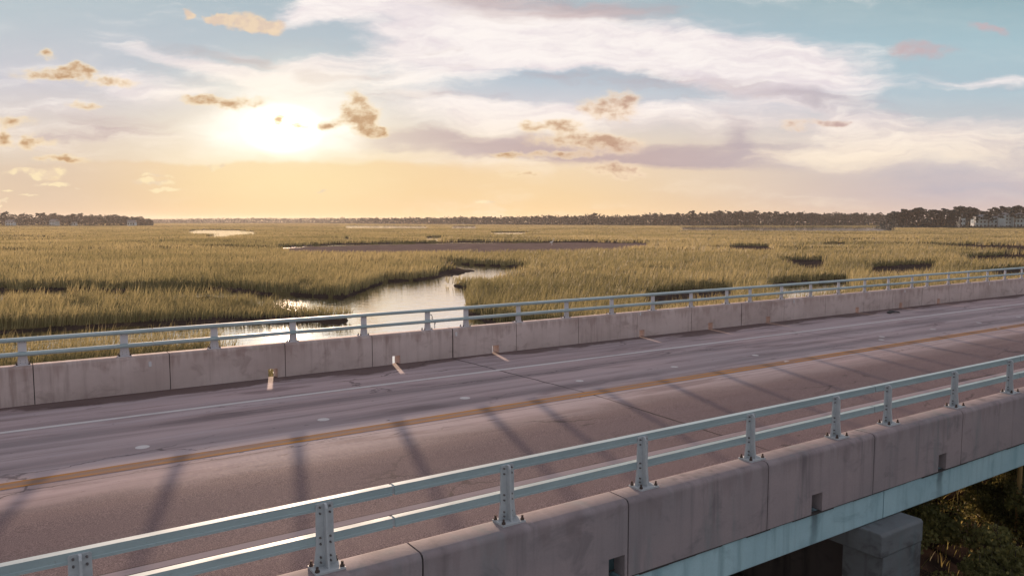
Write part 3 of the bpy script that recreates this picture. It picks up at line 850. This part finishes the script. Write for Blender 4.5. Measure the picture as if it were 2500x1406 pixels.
MUD_POLYS = [
     [(58.6, 194.0), (72.0, 204.5), (84.5, 209.5), (102.5, 209.6), (120.5, 208.2), (147.0, 190.5), (150.3, 180.2), (158.2, 164.8), (123.7, 128.9), (112.6, 125.8), (92.4, 117.1), (73.6, 124.6), (61.0, 128.2), (50.6, 135.2), (46.4, 145.3)] ,  # flat
     [(58.5, 110.6), (58.8, 104.7), (58.6, 98.3), (53.2, 88.3), (50.0, 84.6), (44.3, 80.6), (45.1, 84.3), (51.9, 91.3)] ,  # bank
     [(103.4, 79.1), (109.9, 80.8), (113.1, 77.1), (85.7, 58.2), (82.5, 58.3), (86.3, 63.1)] ,  # g1
     [(149.2, 129.7), (162.0, 136.0), (161.2, 125.2), (130.7, 100.0), (122.5, 97.9), (125.3, 106.3)] ,  # g2
     [(206.6, 118.6), (216.0, 108.0), (213.7, 90.0), (223.8, 76.3), (183.0, 62.4), (174.4, 73.4), (179.4, 87.9)] ,  # g3
     [(97.7, 60.5), (111.7, 62.7), (118.9, 61.7), (96.4, 50.0), (81.4, 46.1), (78.2, 47.5)] ,  # g4
     [(140.7, 70.3), (163.4, 68.7), (166.5, 56.7), (137.1, 46.7), (129.8, 54.6), (119.8, 56.9)] ,  # g5
     [(41.6, 44.6), (48.5, 48.6), (55.0, 50.9), (57.4, 49.3), (47.1, 39.7), (40.1, 37.1), (34.9, 35.7)] ,  # g6
     [(100.1, 47.4), (112.8, 48.3), (118.4, 46.7), (94.5, 37.3), (82.6, 36.8)] ,  # g8
]


def in_poly(x, y, poly):
    p = np.array(poly); r = np.zeros(x.shape, bool)
    x0, y0 = p[:, 0], p[:, 1]; x1, y1 = np.roll(x0, -1), np.roll(y0, -1)
    for a, b, c, d in zip(x0, y0, x1, y1):
        if b == d:
            continue
        hit = ((b > y) != (d > y)) & (x < (c - a) * (y - b) / (d - b) + a)
        r ^= hit
    return r


def vnoise(x, y, s, seed=0):
    """smooth value noise in numpy, about -1..1"""
    x = x * s + 37.1 * seed; y = y * s - 19.7 * seed
    xi, yi = np.floor(x), np.floor(y)
    fx, fy = x - xi, y - yi
    fx = fx * fx * (3 - 2 * fx); fy = fy * fy * (3 - 2 * fy)

    def h(a, b):
        q = np.sin(a * 127.1 + b * 311.7 + seed * 74.7) * 43758.5453
        return (q - np.floor(q)) * 2 - 1
    return (h(xi, yi) * (1 - fx) + h(xi + 1, yi) * fx) * (1 - fy) + (h(xi, yi + 1) * (1 - fx) + h(xi + 1, yi + 1) * fx) * fy


# narrow shaded runnels, scattered over the plain
RUNNELS = []
for i in range(75):
    d = 150 * math.exp(random.uniform(0, 1.75)); c = place(random.uniform(-700, 3200), d)
    ax = random.uniform(.05, .16) * d; bx = random.uniform(.010, .022) * d + 1.5
    ang = math.atan2(RH.y, RH.x) + random.uniform(-.25, .25)
    RUNNELS.append((c.x, c.y, ax, bx, math.cos(ang), math.sin(ang)))


def cover(x, y):
    """0 grass, 1 mud, 2 water"""
    r = np.hypot(x, y)
    k = np.clip(r / 90, .45, 6)
    wx = x + vnoise(x, y, .22, 1) * .55 * k + vnoise(x, y, .7, 2) * .28
    wy = y + vnoise(x, y, .22, 3) * .55 * k + vnoise(x, y, .7, 4) * .28
    c = np.zeros(x.shape, int)
    for px, py, ax, bx, cs, sn in RUNNELS:
        u_ = (wx - px) * cs + (wy - py) * sn; v_ = -(wx - px) * sn + (wy - py) * cs
        v_ = v_ + bx * 1.1 * np.sin(u_ / ax * 2.6)
        c[(u_ / ax) ** 2 + (v_ / bx) ** 2 < 1] = 1
    for p in MUD_POLYS:
        c[in_poly(wx, wy, p)] = 1
    for p in WATER_POLYS:
        c[in_poly(wx, wy, p)] = 2
    return c


# ground sheet, finer near the bridge, reaching the horizon
rad = np.concatenate([[0.0, 2, 4, 6, 8, 10, 12], 12 * np.exp(np.linspace(.05, math.log(4200 / 12), 330))])
ths = np.concatenate([np.linspace(-180, -64, 40), np.linspace(-63.5, 63.5, 560), np.linspace(64, 179.9, 40)])
R_, T_ = np.meshgrid(rad, np.radians(ths) + HEAD, indexing='ij')
GX, GY = R_ * np.cos(T_), R_ * np.sin(T_)
acc = np.zeros(GX.shape)
LV = np.array([.26, .10, -.45])
for dx, dy in ((0, 0), (.25, .1), (-.2, .2), (.1, -.25), (-.15, -.15)):
    acc += LV[cover(GX + dx * (1 + R_ * .004), GY + dy * (1 + R_ * .004))]
acc /= 5
bank = np.clip((GX - 6.5 - .05 * GY) / 3.0, 0, 1) * np.clip((24 - GY) / 5.0, 0, 1)
acc = acc * (1 - bank) + bank * (.62 + .10 * vnoise(GX, GY, .5, 8) + .06 * vnoise(GX, GY, 1.7, 9))
acc += np.where(acc > .05, .03 * vnoise(GX, GY, .8, 5), 0)
acc[R_ > 3000] += 0
nr, ntt = GX.shape
V = np.stack([GX, GY, acc], -1).reshape(-1, 3)
ii, jj = np.meshgrid(np.arange(nr - 1), np.arange(ntt), indexing='ij')
j2 = (jj + 1) % ntt
F = np.stack([ii * ntt + jj, (ii + 1) * ntt + jj, (ii + 1) * ntt + j2, ii * ntt + j2], -1).reshape(-1, 4)
ground = np_mesh('marsh_ground', V, F, M_MUD, smooth=True, attr=in_poly(GX, GY, MUD_POLYS[0]).astype(float).ravel())
tag(ground, 'flat brown mud of the tidal marsh', 'ground', kind='structure')

mb = MB(); mb.add([(-4300, -4300, 0), (4300, -4300, 0), (4300, 4300, 0), (-4300, 4300, 0)], [(0, 1, 2, 3)])
tag(mb.build('water', M_WATER), 'still tidal creek water mirroring the sunset sky', 'water', kind='structure')


# ---- grass
def blades(name, x, y, z, h, w, tint, m, lean=.35, levels=2):
    k = len(x)
    face = RNG.uniform(0, 2 * PI, k)
    ld = RNG.normal(-.35, 1.1, k)          # the wind leans it mostly one way
    la = h * np.abs(RNG.normal(lean, lean * .55, k))
    cx, cy = np.cos(face) * w / 2, np.sin(face) * w / 2
    lx, ly = np.cos(ld) * la, np.sin(ld) * la
    ts = np.linspace(0, 1, levels + 1); ws = {2: (1, .85, .12), 3: (.9, 1, .7, .08), 1: (1, .15)}[levels]
    V = np.zeros((k, levels + 1, 2, 3))
    for i, (t, q) in enumerate(zip(ts, ws)):
        for sgn, a in ((-1, 0), (1, 1)):
            V[:, i, a, 0] = x + lx * t ** 1.8 + sgn * cx * q
            V[:, i, a, 1] = y + ly * t ** 1.8 + sgn * cy * q
            V[:, i, a, 2] = z + h * (t - .12 * (la / h) * t * t)
    b = np.arange(k)[:, None] * (2 * (levels + 1)) + np.arange(levels)[None, :] * 2
    F = np.stack([b, b + 1, b + 3, b + 2], -1).reshape(-1, 4)
    return np_mesh(name, V.reshape(-1, 3), F, m, attr=np.repeat(tint, 2 * (levels + 1)))


def scatter(n, r0, r1, half):
    """even over log-distance: far grass is drawn as broader tufts"""
    r = np.exp(RNG.uniform(math.log(r0), math.log(r1), n))
    t = HEAD + RNG.uniform(-half, half, n)
    return r * np.cos(t), r * np.sin(t), r


def marsh_grass(n, r0, r1, name):
    x, y, r = scatter(n, r0, r1, math.radians(43))
    ok = (y > 20.4) & (cover(x, y) == 0)
    x, y, r = x[ok], y[ok], r[ok]
    # edge of a channel: taller
    e = np.zeros(len(x))
    for a in range(6):
        d = 1.4
        e += cover(x + d * math.cos(a), y + d * math.sin(a)) == 2
    patch = vnoise(x, y, .05, 11) + .5 * vnoise(x, y, .16, 12) + .9 * vnoise(x, y, .017, 16) * np.clip(r / 150, .2, 1) + .9 * vnoise(x, y, .006, 17) * np.clip(r / 300, 0, 1)
    clump = vnoise(x, y, .9, 13)
    fq = np.clip(80 / r, .25, 1)
    h = 1.16 + .16 * patch * fq + .18 * clump * fq + .10 * np.minimum(e, 2) + RNG.normal(0, .20, len(x)) * fq
    thin = vnoise(x, y, .35, 14) + .7 * vnoise(x, y, .08, 15)
    h = np.where(thin < -.75, h * .62, h)
    low = np.exp(-(((x - 18) / 9) ** 2 + ((y - 53) / 7) ** 2)) + np.exp(-(((x - 43) / 6) ** 2 + ((y - 70) / 7) ** 2))
    low = low + 1.1 * ((y < 36) & (x < 16))
    h = h * (1 - .58 * np.clip(low, 0, 1)) * (1 - .28 * np.clip((r - 150) / 250, 0, 1))
    h = np.clip(h, .45, 1.9)
    w = np.clip(.00075 * r, .020, 1.3)
    tint = np.clip(.5 + .24 * patch + .12 * clump + RNG.normal(0, .24, len(x)) * np.clip(160 / r, .45, 1), 0, 1)
    o = blades(name, x, y, np.full(len(x), .22), h, w, tint, M_GRASS, .30, 2)
    return o


g1 = marsh_grass(GRASS_N, 21, 2600, 'marsh_grass')
tag(g1, 'olive and gold cordgrass covering the tidal marsh', 'grass', kind='stuff')

# added sun blocker inside the stands, shaped as a dense mass of stems
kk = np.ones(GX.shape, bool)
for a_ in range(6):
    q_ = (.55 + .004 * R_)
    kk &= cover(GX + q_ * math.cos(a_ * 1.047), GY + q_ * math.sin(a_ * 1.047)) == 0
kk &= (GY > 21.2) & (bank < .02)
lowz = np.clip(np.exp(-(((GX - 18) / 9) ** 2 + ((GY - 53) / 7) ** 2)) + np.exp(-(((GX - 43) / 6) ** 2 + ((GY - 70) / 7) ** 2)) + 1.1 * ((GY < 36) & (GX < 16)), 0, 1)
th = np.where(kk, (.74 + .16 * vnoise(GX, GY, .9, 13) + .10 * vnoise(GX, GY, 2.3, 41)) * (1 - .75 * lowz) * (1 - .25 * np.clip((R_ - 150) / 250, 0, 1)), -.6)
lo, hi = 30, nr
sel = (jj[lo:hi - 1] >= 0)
np_mesh('added_sun_blocker', np.stack([GX, GY, th], -1).reshape(-1, 3), F.reshape(nr - 1, ntt, 4)[lo:, 45:595].reshape(-1, 4), M_SUN_BLOCKER, parent=g1)

# birds -------------------------------------------------------------
M_BIRD_D, g = mat('heron_feathers'); principled(g, g.mix(g.noise(pos(g), 12, 3), (.06, .065, .08), (.11, .11, .13)), .8)
M_BIRD_W, g = mat('egret_feathers'); principled(g, g.mix(g.noise(pos(g), 12, 3), (.85, .85, .83), (.75, .75, .74)), .8)


def wader(name, label, loc, rz, m, sc=1.0):
    """standing long-legged bird, one skinned body"""
    bm_v = [((0, 0, .48), .11), ((-.14, 0, .44), .085), ((-.30, 0, .38), .03), ((.12, 0, .53), .075), ((.20, 0, .62), .035), ((.17, 0, .74), .026), ((.22, 0, .86), .024), ((.28, 0, .90), .036), ((.36, 0, .885), .016), ((.48, 0, .86), .005),
            ((-.01, .045, .34), .028), ((.02, .05, .20), .014), ((-.01, .05, .01), .012), ((-.01, -.045, .34), .028), ((.03, -.05, .20), .014), ((.03, -.05, .01), .012)]
    ed = [(0, 1), (1, 2), (0, 3), (3, 4), (4, 5), (5, 6), (6, 7), (7, 8), (8, 9), (0, 10), (10, 11), (11, 12), (0, 13), (13, 14), (14, 15)]
    me = bpy.data.meshes.new(name); me.from_pydata([v for v, r in bm_v], ed, [])
    o = link(bpy.data.objects.new(name, me)); me.materials.append(m)
    sk = o.modifiers.new('skin', 'SKIN')
    for i, (v, r) in enumerate(bm_v):
        me.skin_vertices[0].data[i].radius = (r, r)
    me.skin_vertices[0].data[0].use_root = True
    sb = o.modifiers.new('sub', 'SUBSURF'); sb.levels = 1; sb.render_levels = 1
    o.location = loc; o.rotation_euler = (0, 0, rz); o.scale = (sc, sc, sc)
    return tag(o, label, 'bird')


wader('heron', 'small dark heron standing in the creek shallows beyond the far railing', (23.0, 43.0, -.08), HEAD + 1.9, M_BIRD_D, .95)
wader('egret', 'tiny white egret standing on the brown mudflat', (125.5, 168.0, .1), HEAD - 1.4, M_BIRD_W, 1.9)
# ------------------------------------------------------------------ trees, brush
def leaf_quads(c, size, rng, flat=.5):
    """(n,3) centres -> quads of random tilt"""
    n = len(c)
    a = rng.normal(size=(n, 3)); a[:, 2] *= flat; a /= np.linalg.norm(a, axis=1)[:, None]
    b = rng.normal(size=(n, 3)); b -= (b * a).sum(1)[:, None] * a; b /= np.linalg.norm(b, axis=1)[:, None]
    s = (size * rng.uniform(.55, 1.3, n))[:, None]
    a, b = a * s, b * s * .7
    return np.stack([c - a - b * .4, c - a * .2 + b, c + a + b * .3, c + a * .1 - b], 1)


def crown_points(clumps, per, rng):
    out = []
    for (x, y, z, rx, rz) in clumps:
        d = rng.normal(size=(per, 3)); d /= np.linalg.norm(d, axis=1)[:, None]
        r = rng.uniform(.35, 1, per) ** .5
        p = d * r[:, None] * np.array([rx, rx, rz]); p[:, 2] = np.where(p[:, 2] < -.35 * rz, -.35 * rz * rng.uniform(.3, 1, per), p[:, 2])
        out.append(p + np.array([x, y, z]))
    return np.concatenate(out)


def make_tree(kind, H, seed):
    rng = np.random.default_rng(seed); rr = random.Random(seed)
    root = empty(kind)
    lean = (rr.uniform(-.06, .06) * H, rr.uniform(-.06, .06) * H)
    mb = MB(); clumps = []
    at = lambda t: (lean[0] * t * t, lean[1] * t * t, H * t)
    mb.tube([at(t) for t in (0, .2, .45, .7, .9)], [.26, .22, .18, .13, .06], 6)
    if kind == 'pine_tree':
        k = rr.randint(9, 13)
        for i in range(k):
            t = .48 + .50 * (i / (k - 1)) ** .75
            a = i * 2.4 + rr.uniform(-.5, .5); L = H * (.20 * (1.15 - t) ** .5 + .03) * rr.uniform(.7, 1.35)
            b = Vector(at(t - .05)); e = b + Vector((math.cos(a) * L, math.sin(a) * L, H * .055))
            mb.tube([b, b.lerp(e, .5) + Vector((0, 0, -.02 * H)), e], [.09, .06, .03], 5)
            clumps.append((e.x, e.y, e.z, H * rr.uniform(.075, .125), H * rr.uniform(.032, .05)))
        clumps.append((at(.97)[0], at(.97)[1], H * .95, H * .11, H * .05))
        per, size = 52, .74
    else:
        k = rr.randint(12, 16)
        for i in range(k):
            t = .30 + .62 * i / (k - 1)
            a = i * 2.4 + rr.uniform(-.5, .5); L = H * .33 * math.sin(PI * (t * .8 + .12)) * rr.uniform(.55, 1.1)
            b = Vector(at(max(.2, t - .15))); e = b + Vector((math.cos(a) * L, math.sin(a) * L, H * .13))
            mb.tube([b, b.lerp(e, .5), e], [.10, .07, .03], 5)
            clumps.append((e.x, e.y, e.z, H * rr.uniform(.12, .18), H * rr.uniform(.085, .13)))
        per, size = 40, .72
    mb.build('trunk', M_BARK, root)
    c = crown_points(clumps, per, rng)
    q = leaf_quads(c, size * H / 17, rng)
    n = len(c)
    np_mesh('crown', q.reshape(-1, 3), np.arange(4 * n).reshape(n, 4), M_PINE, attr=np.repeat(rng.uniform(0, 1, n), 4), parent=root)
    return root


def copy_tree(o):
    c = o.copy(); link(c)
    for ch in o.children:
        k = ch.copy(); link(k, c)
    return c


PROTO = {}
for kind, Hs in (('pine_tree', (15, 17, 19, 18, 16)), ('broadleaf_tree', (11, 13, 12, 14))):
    PROTO[kind] = [[make_tree(kind, H, 100 + i * 7 + len(kind)), H, False] for i, H in enumerate(Hs)]


def plant(kind, px, depth, height, label, group):
    e = random.choice(PROTO[kind])
    if e[2]:
        o = copy_tree(e[0])
    else:
        o, e[2] = e[0], True
    o.location = place(px, depth, .15)
    s = height / e[1]
    o.scale = (s * random.uniform(.95, 1.15), s * random.uniform(.95, 1.15), s)
    o.rotation_euler = (0, 0, random.uniform(0, 6.28))
    return tag(o, label, 'tree', group)


def curve(pts, x):
    xs, ys = zip(*pts)
    return float(np.interp(x, xs, ys))


# grove on the right, umbrella pines above pale apartments
RG = 'pines of the right-hand grove'
for i in range(84):
    px = 2172 + (i % 56) * 11.2 + random.uniform(-6, 6)
    d = 725 + (i // 56) * 26 + random.uniform(-10, 22)
    if px > 2332 and i % 3:
        d += 72          # behind the apartment blocks
    top = curve([(2150, 522), (2180, 517), (2240, 510), (2290, 514), (2350, 507), (2400, 513), (2470, 506), (2560, 508), (2800, 508)], px)
    Ht = (540 - top) * d / 1907 + 6.6
    plant('pine_tree', px, d, Ht * random.uniform(.84, 1.05), 'dark flat-topped pine in the grove round the pale apartment blocks', RG)
# grove on the left, with houses along its foot
LG = 'trees of the left-hand wood'
for i in range(64):
    px = 362 - (i % 46) * 15 + random.uniform(-6, 6)
    d = 1010 + (i // 46) * 40 + random.uniform(-15, 40)
    top = curve([(-400, 516), (0, 516), (30, 518), (60, 521), (200, 523), (300, 526), (350, 529), (374, 537)], px)
    Ht = (540 - top) * d / 1907 + 6.6
    plant('broadleaf_tree' if i % 3 else 'pine_tree', px, d, Ht * random.uniform(.86, 1.04), 'hazy round-crowned tree in the wood behind the small white houses' if i % 3 else 'hazy taller pine in the wood behind the small white houses', LG if i % 3 else 'pines among the left-hand wood')
# long tree line across the middle
MG = 'pines of the long tree line across the marsh'
for i in range(150):
    px = 900 + i * 8.6 + random.uniform(-5, 5)
    d = curve([(880, 1500), (1300, 1180), (1700, 1010), (2050, 1010), (2200, 1100)], px) + random.uniform(-15, 60)
    top = curve([(880, 535), (1050, 533), (1300, 530), (1430, 529), (1550, 527), (1680, 522), (1780, 519), (1860, 520), (1950, 523), (2050, 524), (2170, 526)], px)
    Ht = (540 - top) * d / 1907 + 6.6
    plant('pine_tree', px, d, Ht * random.uniform(.86, 1.14), 'hazy dark pine in the long tree line beyond the open marsh', MG)
for px, d, h, lab in ((1453, 1130, 17.5, 'tall lone pine rising above the middle of the long tree line'), (1690, 1000, 19.2, 'pine topping the highest swell of the long tree line')):
    plant('pine_tree', px, d, h, lab, None)
for kind in PROTO:
    for e in PROTO[kind]:
        if not e[2]:
            for ch in list(e[0].children):
                bpy.data.objects.remove(ch)
            bpy.data.objects.remove(e[0])


def thicket(name, label, pts, dd, n, hfun, size, m, kind='stuff', cat='woods'):
    """a mass of foliage too far off to count, filling the foot of the trees"""
    rng = np.random.default_rng(len(name) + n)
    px = rng.uniform(pts[0][0], pts[-1][0], n)
    d = np.array([curve(pts, q) for q in px]) + rng.uniform(0, dd, n)
    s = (px - 1250) / 1907
    x = FH.x * d + RH.x * d * s; y = FH.y * d + RH.y * d * s
    hh = np.array([hfun(q) for q in px]) * (1 + .28 * vnoise(x, y, .09, 31) + .15 * vnoise(x, y, .3, 32))
    z = .1 + hh * rng.uniform(0, 1, n) ** .8
    q = leaf_quads(np.stack([x, y, z], 1), size, rng, 1.0)
    o = np_mesh(name, q.reshape(-1, 3), np.arange(4 * n).reshape(n, 4), m, attr=np.repeat(rng.uniform(0, .8, n), 4))
    return tag(o, label, cat, kind=kind)


thicket('undergrowth', 'dark undergrowth filling the foot of the right-hand pine grove', [(2150, 735), (2330, 722), (2345, 775), (2800, 775)], 55, 9000, lambda p: curve([(2140, 2), (2170, 7), (2320, 9), (2800, 9)], p), 1.1, M_PINE)
thicket('undergrowth', 'hazy undergrowth filling the foot of the left-hand wood', [(-420, 1030), (374, 1030)], 90, 9000, lambda p: curve([(-420, 12), (300, 11), (362, 8), (376, 5)], p), 1.3, M_PINE)
thicket('far_woods', 'hazy continuous woods on the horizon beneath the bright sky', [(340, 2300), (700, 2300), (900, 1750), (1300, 1230), (1700, 1050), (2050, 1050), (2220, 1150)], 130, 42000,
        lambda p: curve([(340, 10), (450, 12), (600, 14), (760, 13), (900, 12), (1100, 12), (1300, 12.5), (1700, 14.5), (1800, 16), (2050, 14.5), (2220, 14.5)], p), 1.5, M_PINE)
thicket('shore_brush', 'low dark brush along the waterline below the right-hand grove', [(2140, 705), (2500, 690), (2800, 690)], 16, 2600, lambda p: 2.2, .6, M_PINE, cat='brush')


# ---- houses
def house(px, d, w, dp, h, storeys, cols, label, cat, rz=0.0, roof='gable', name='house', group=None):
    root = tag(empty(name, place(px, d, .2), math.atan2(RH.y, RH.x) + rz), label, cat, group)
    b = MB(); b.box(-w / 2, w / 2, -dp / 2, dp / 2, 0, h); b.build('wall', M_WALLP, root)
    r = MB()
    if roof == 'gable':
        k = w * .32; o = .5
        r.add([(-w / 2 - o, -dp / 2 - o, h + .002), (w / 2 + o, -dp / 2 - o, h + .002), (w / 2 + o, dp / 2 + o, h + .002), (-w / 2 - o, dp / 2 + o, h + .002), (-w / 2 - o, 0, h + k), (w / 2 + o, 0, h + k)],
              [(0, 1, 5, 4), (2, 3, 4, 5), (1, 2, 5), (3, 0, 4), (3, 2, 1, 0)])
    else:
        o = .6; k = 2.2
        r.add([(-w / 2 - o, -dp / 2 - o, h + .002), (w / 2 + o, -dp / 2 - o, h + .002), (w / 2 + o, dp / 2 + o, h + .002), (-w / 2 - o, dp / 2 + o, h + .002), (-w / 2 + 3, 0, h + k), (w / 2 - 3, 0, h + k)],
              [(0, 1, 5, 4), (2, 3, 4, 5), (1, 2, 5), (3, 0, 4), (3, 2, 1, 0)])
    r.build('roof', M_ROOF, root)
    sh = h / storeys
    for i in range(storeys):
        for j in range(cols):
            cx = -w / 2 + w * (j + .5) / cols; z = sh * i + sh * .34
            ww, wh = min(1.5, w / cols * .5), sh * .48
            f = MB(); y = -dp / 2
            f.box(cx - ww / 2 - .12, cx + ww / 2 + .12, y - .06, y - .003, z - .12, z + wh + .12)
            fo = f.build('window', M_WIN, root)
            p = MB(); p.box(cx - ww / 2, cx + ww / 2, y - .09, y - .063, z, z + wh); p.build('pane', M_GLASS, fo)
    return root


AP = 'pale apartment blocks in the right-hand grove'
house(2344, 758, 5.0, 8, 12.0, 3, 2, 'narrow pale apartment tower at the left edge of the pine-shaded blocks', 'apartments', .1, 'hip', 'apartment_block')
house(2402, 765, 21.0, 10, 10.6, 3, 6, 'long grey three-storey apartment block half hidden behind pine trunks', 'apartments', -.05, 'hip', 'apartment_block')
house(2452, 752, 7.5, 9, 12.4, 4, 2, 'pale tall apartment block end with a plain bright face', 'apartments', .25, 'hip', 'apartment_block')
house(2483, 750, 12.0, 10, 12.2, 3, 4, 'pale apartment block with small bright windows at the right edge of the view', 'apartments', -.1, 'hip', 'apartment_block')
house(26, 1000, 9, 9, 5.2, 2, 3, 'dim hazy house with a broad roof among trees, leftmost of the row', 'house', .2)
house(133, 1000, 8, 8, 6.4, 2, 3, 'white two-storey house with a tall roof at the foot of the wood', 'house', -.2)
house(181, 1005, 6, 6, 4.6, 1, 2, 'small low white cottage between the white house and a dark bush', 'house', .1)
house(322, 1000, 9, 8, 5.0, 1, 3, 'low pale house close to the right end of the left-hand wood', 'house', .15)


# ---- brush on the bank beside the pier
def shrub_mesh(seed, R, H, n):
    rng = np.random.default_rng(seed); rr = random.Random(seed)
    root = empty('shrub')
    st = MB(); cl = []
    for i in range(13):
        a = rr.uniform(0, 2 * PI); q = rr.uniform(.1, .95) * R; hh = H * rr.uniform(.55, 1.1) * (1.1 - .45 * q / R)
        e = Vector((math.cos(a) * q, math.sin(a) * q, hh)); mid = Vector((e.x * .5, e.y * .5, hh * .6))
        st.tube([(e.x * .1, e.y * .1, 0), mid, e, e + Vector((.02, .03, .16))], [.016, .011, .006, .003], 4)
        cl.append((e.x, e.y, hh * .86, R * .34, H * .20)); cl.append((mid.x, mid.y, mid.z, R * .36, H * .22))
    st.build('stem', M_BARK, root)
    c = crown_points(cl, n // len(cl), rng)
    c[:, 2] = np.maximum(c[:, 2], .02)
    q = leaf_quads(c, .036, rng, 1.0)
    np_mesh('foliage', q.reshape(-1, 3), np.arange(4 * len(c)).reshape(-1, 4), M_LEAF, attr=np.repeat(np.clip(rng.normal(.35, .25, len(c)), 0, 1), 4), parent=root)
    return root


SH = [[shrub_mesh(11, .95, .95, 4800), False], [shrub_mesh(23, .8, 1.25, 4400), False], [shrub_mesh(37, 1.1, .75, 5200), False]]
spots = []
rs = random.Random(5)
for i in range(46):
    x = rs.uniform(11.9, 20.5); y = rs.uniform(3.4, 7.7)
    if x < 12.6 and y > 6.2: continue
    if all((x - a) ** 2 + (y - b) ** 2 > .55 for a, b, *_ in spots):
        spots.append((x, y, rs.uniform(.75, 1.2), rs.randint(0, 2)))
for x, y, s, k in spots:
    e = SH[k]
    if e[1]:
        o = copy_tree(e[0])
    else:
        o, e[1] = e[0], True
    o.location = (x, y, .55); o.rotation_euler = (0, 0, rs.uniform(0, 6.28)); o.scale = (s, s, s * rs.uniform(.85, 1.2))
    tag(o, ('low spreading brush with dull olive leaves on the bank by the pier', 'taller upright brush with dull olive leaves on the bank by the pier', 'flat broad brush with dull olive leaves on the bank by the pier')[k], 'shrub', ('rounded shrubs on the bank by the pier', 'tall shrubs on the bank by the pier', 'broad shrubs on the bank by the pier')[k])

# dry weeds on the bank and under the deck
k = 9000
wx = RNG.uniform(9.5, 26, k); wy = RNG.uniform(1, 20, k)
keep = (vnoise(wx, wy, .6, 21) > -.05) & ~((np.abs(wx - 10.6) < .7)) & (wx > 7.5 + .05 * wy)
wx, wy = wx[keep], wy[keep]
o = blades('dry_weeds', wx, wy, np.full(len(wx), .56), RNG.uniform(.12, .42, len(wx)), RNG.uniform(.008, .016, len(wx)), np.clip(RNG.normal(.7, .25, len(wx)), 0, 1), M_LEAF, .5, 3)
tag(o, 'thin dry weeds scattered over the dirt bank under the bridge', 'weeds', kind='stuff')

mb = MB()
mb.tube([(0, 0, 0), (0, 0, .9), (.01, 0, 1.72)], [.045, .045, .042], 8)
st = mb.build('stake', M_TIMBER); st.location = (15.9, 6.55, .55)
tag(st, 'weathered straw-coloured stake standing below the deck edge at the far right', 'stake')

# ------------------------------------------------------------------ sea air between here and the woods
mh, g = mat('sea_haze')
pvn = g.node('ShaderNodeVolumePrincipled')
pvn.inputs['Color'].default_value = (.95, .88, .82, 1); pvn.inputs['Density'].default_value = HAZE; pvn.inputs['Anisotropy'].default_value = .35
g.nt.links.new(pvn.outputs[0], g.out.inputs['Volume'])
mb = MB(); mb.box(-4400, 4400, -4400, 4400, -2.4, 27)
tag(mb.build('haze', mh), 'thin sunlit haze over the marsh', 'haze', kind='stuff')
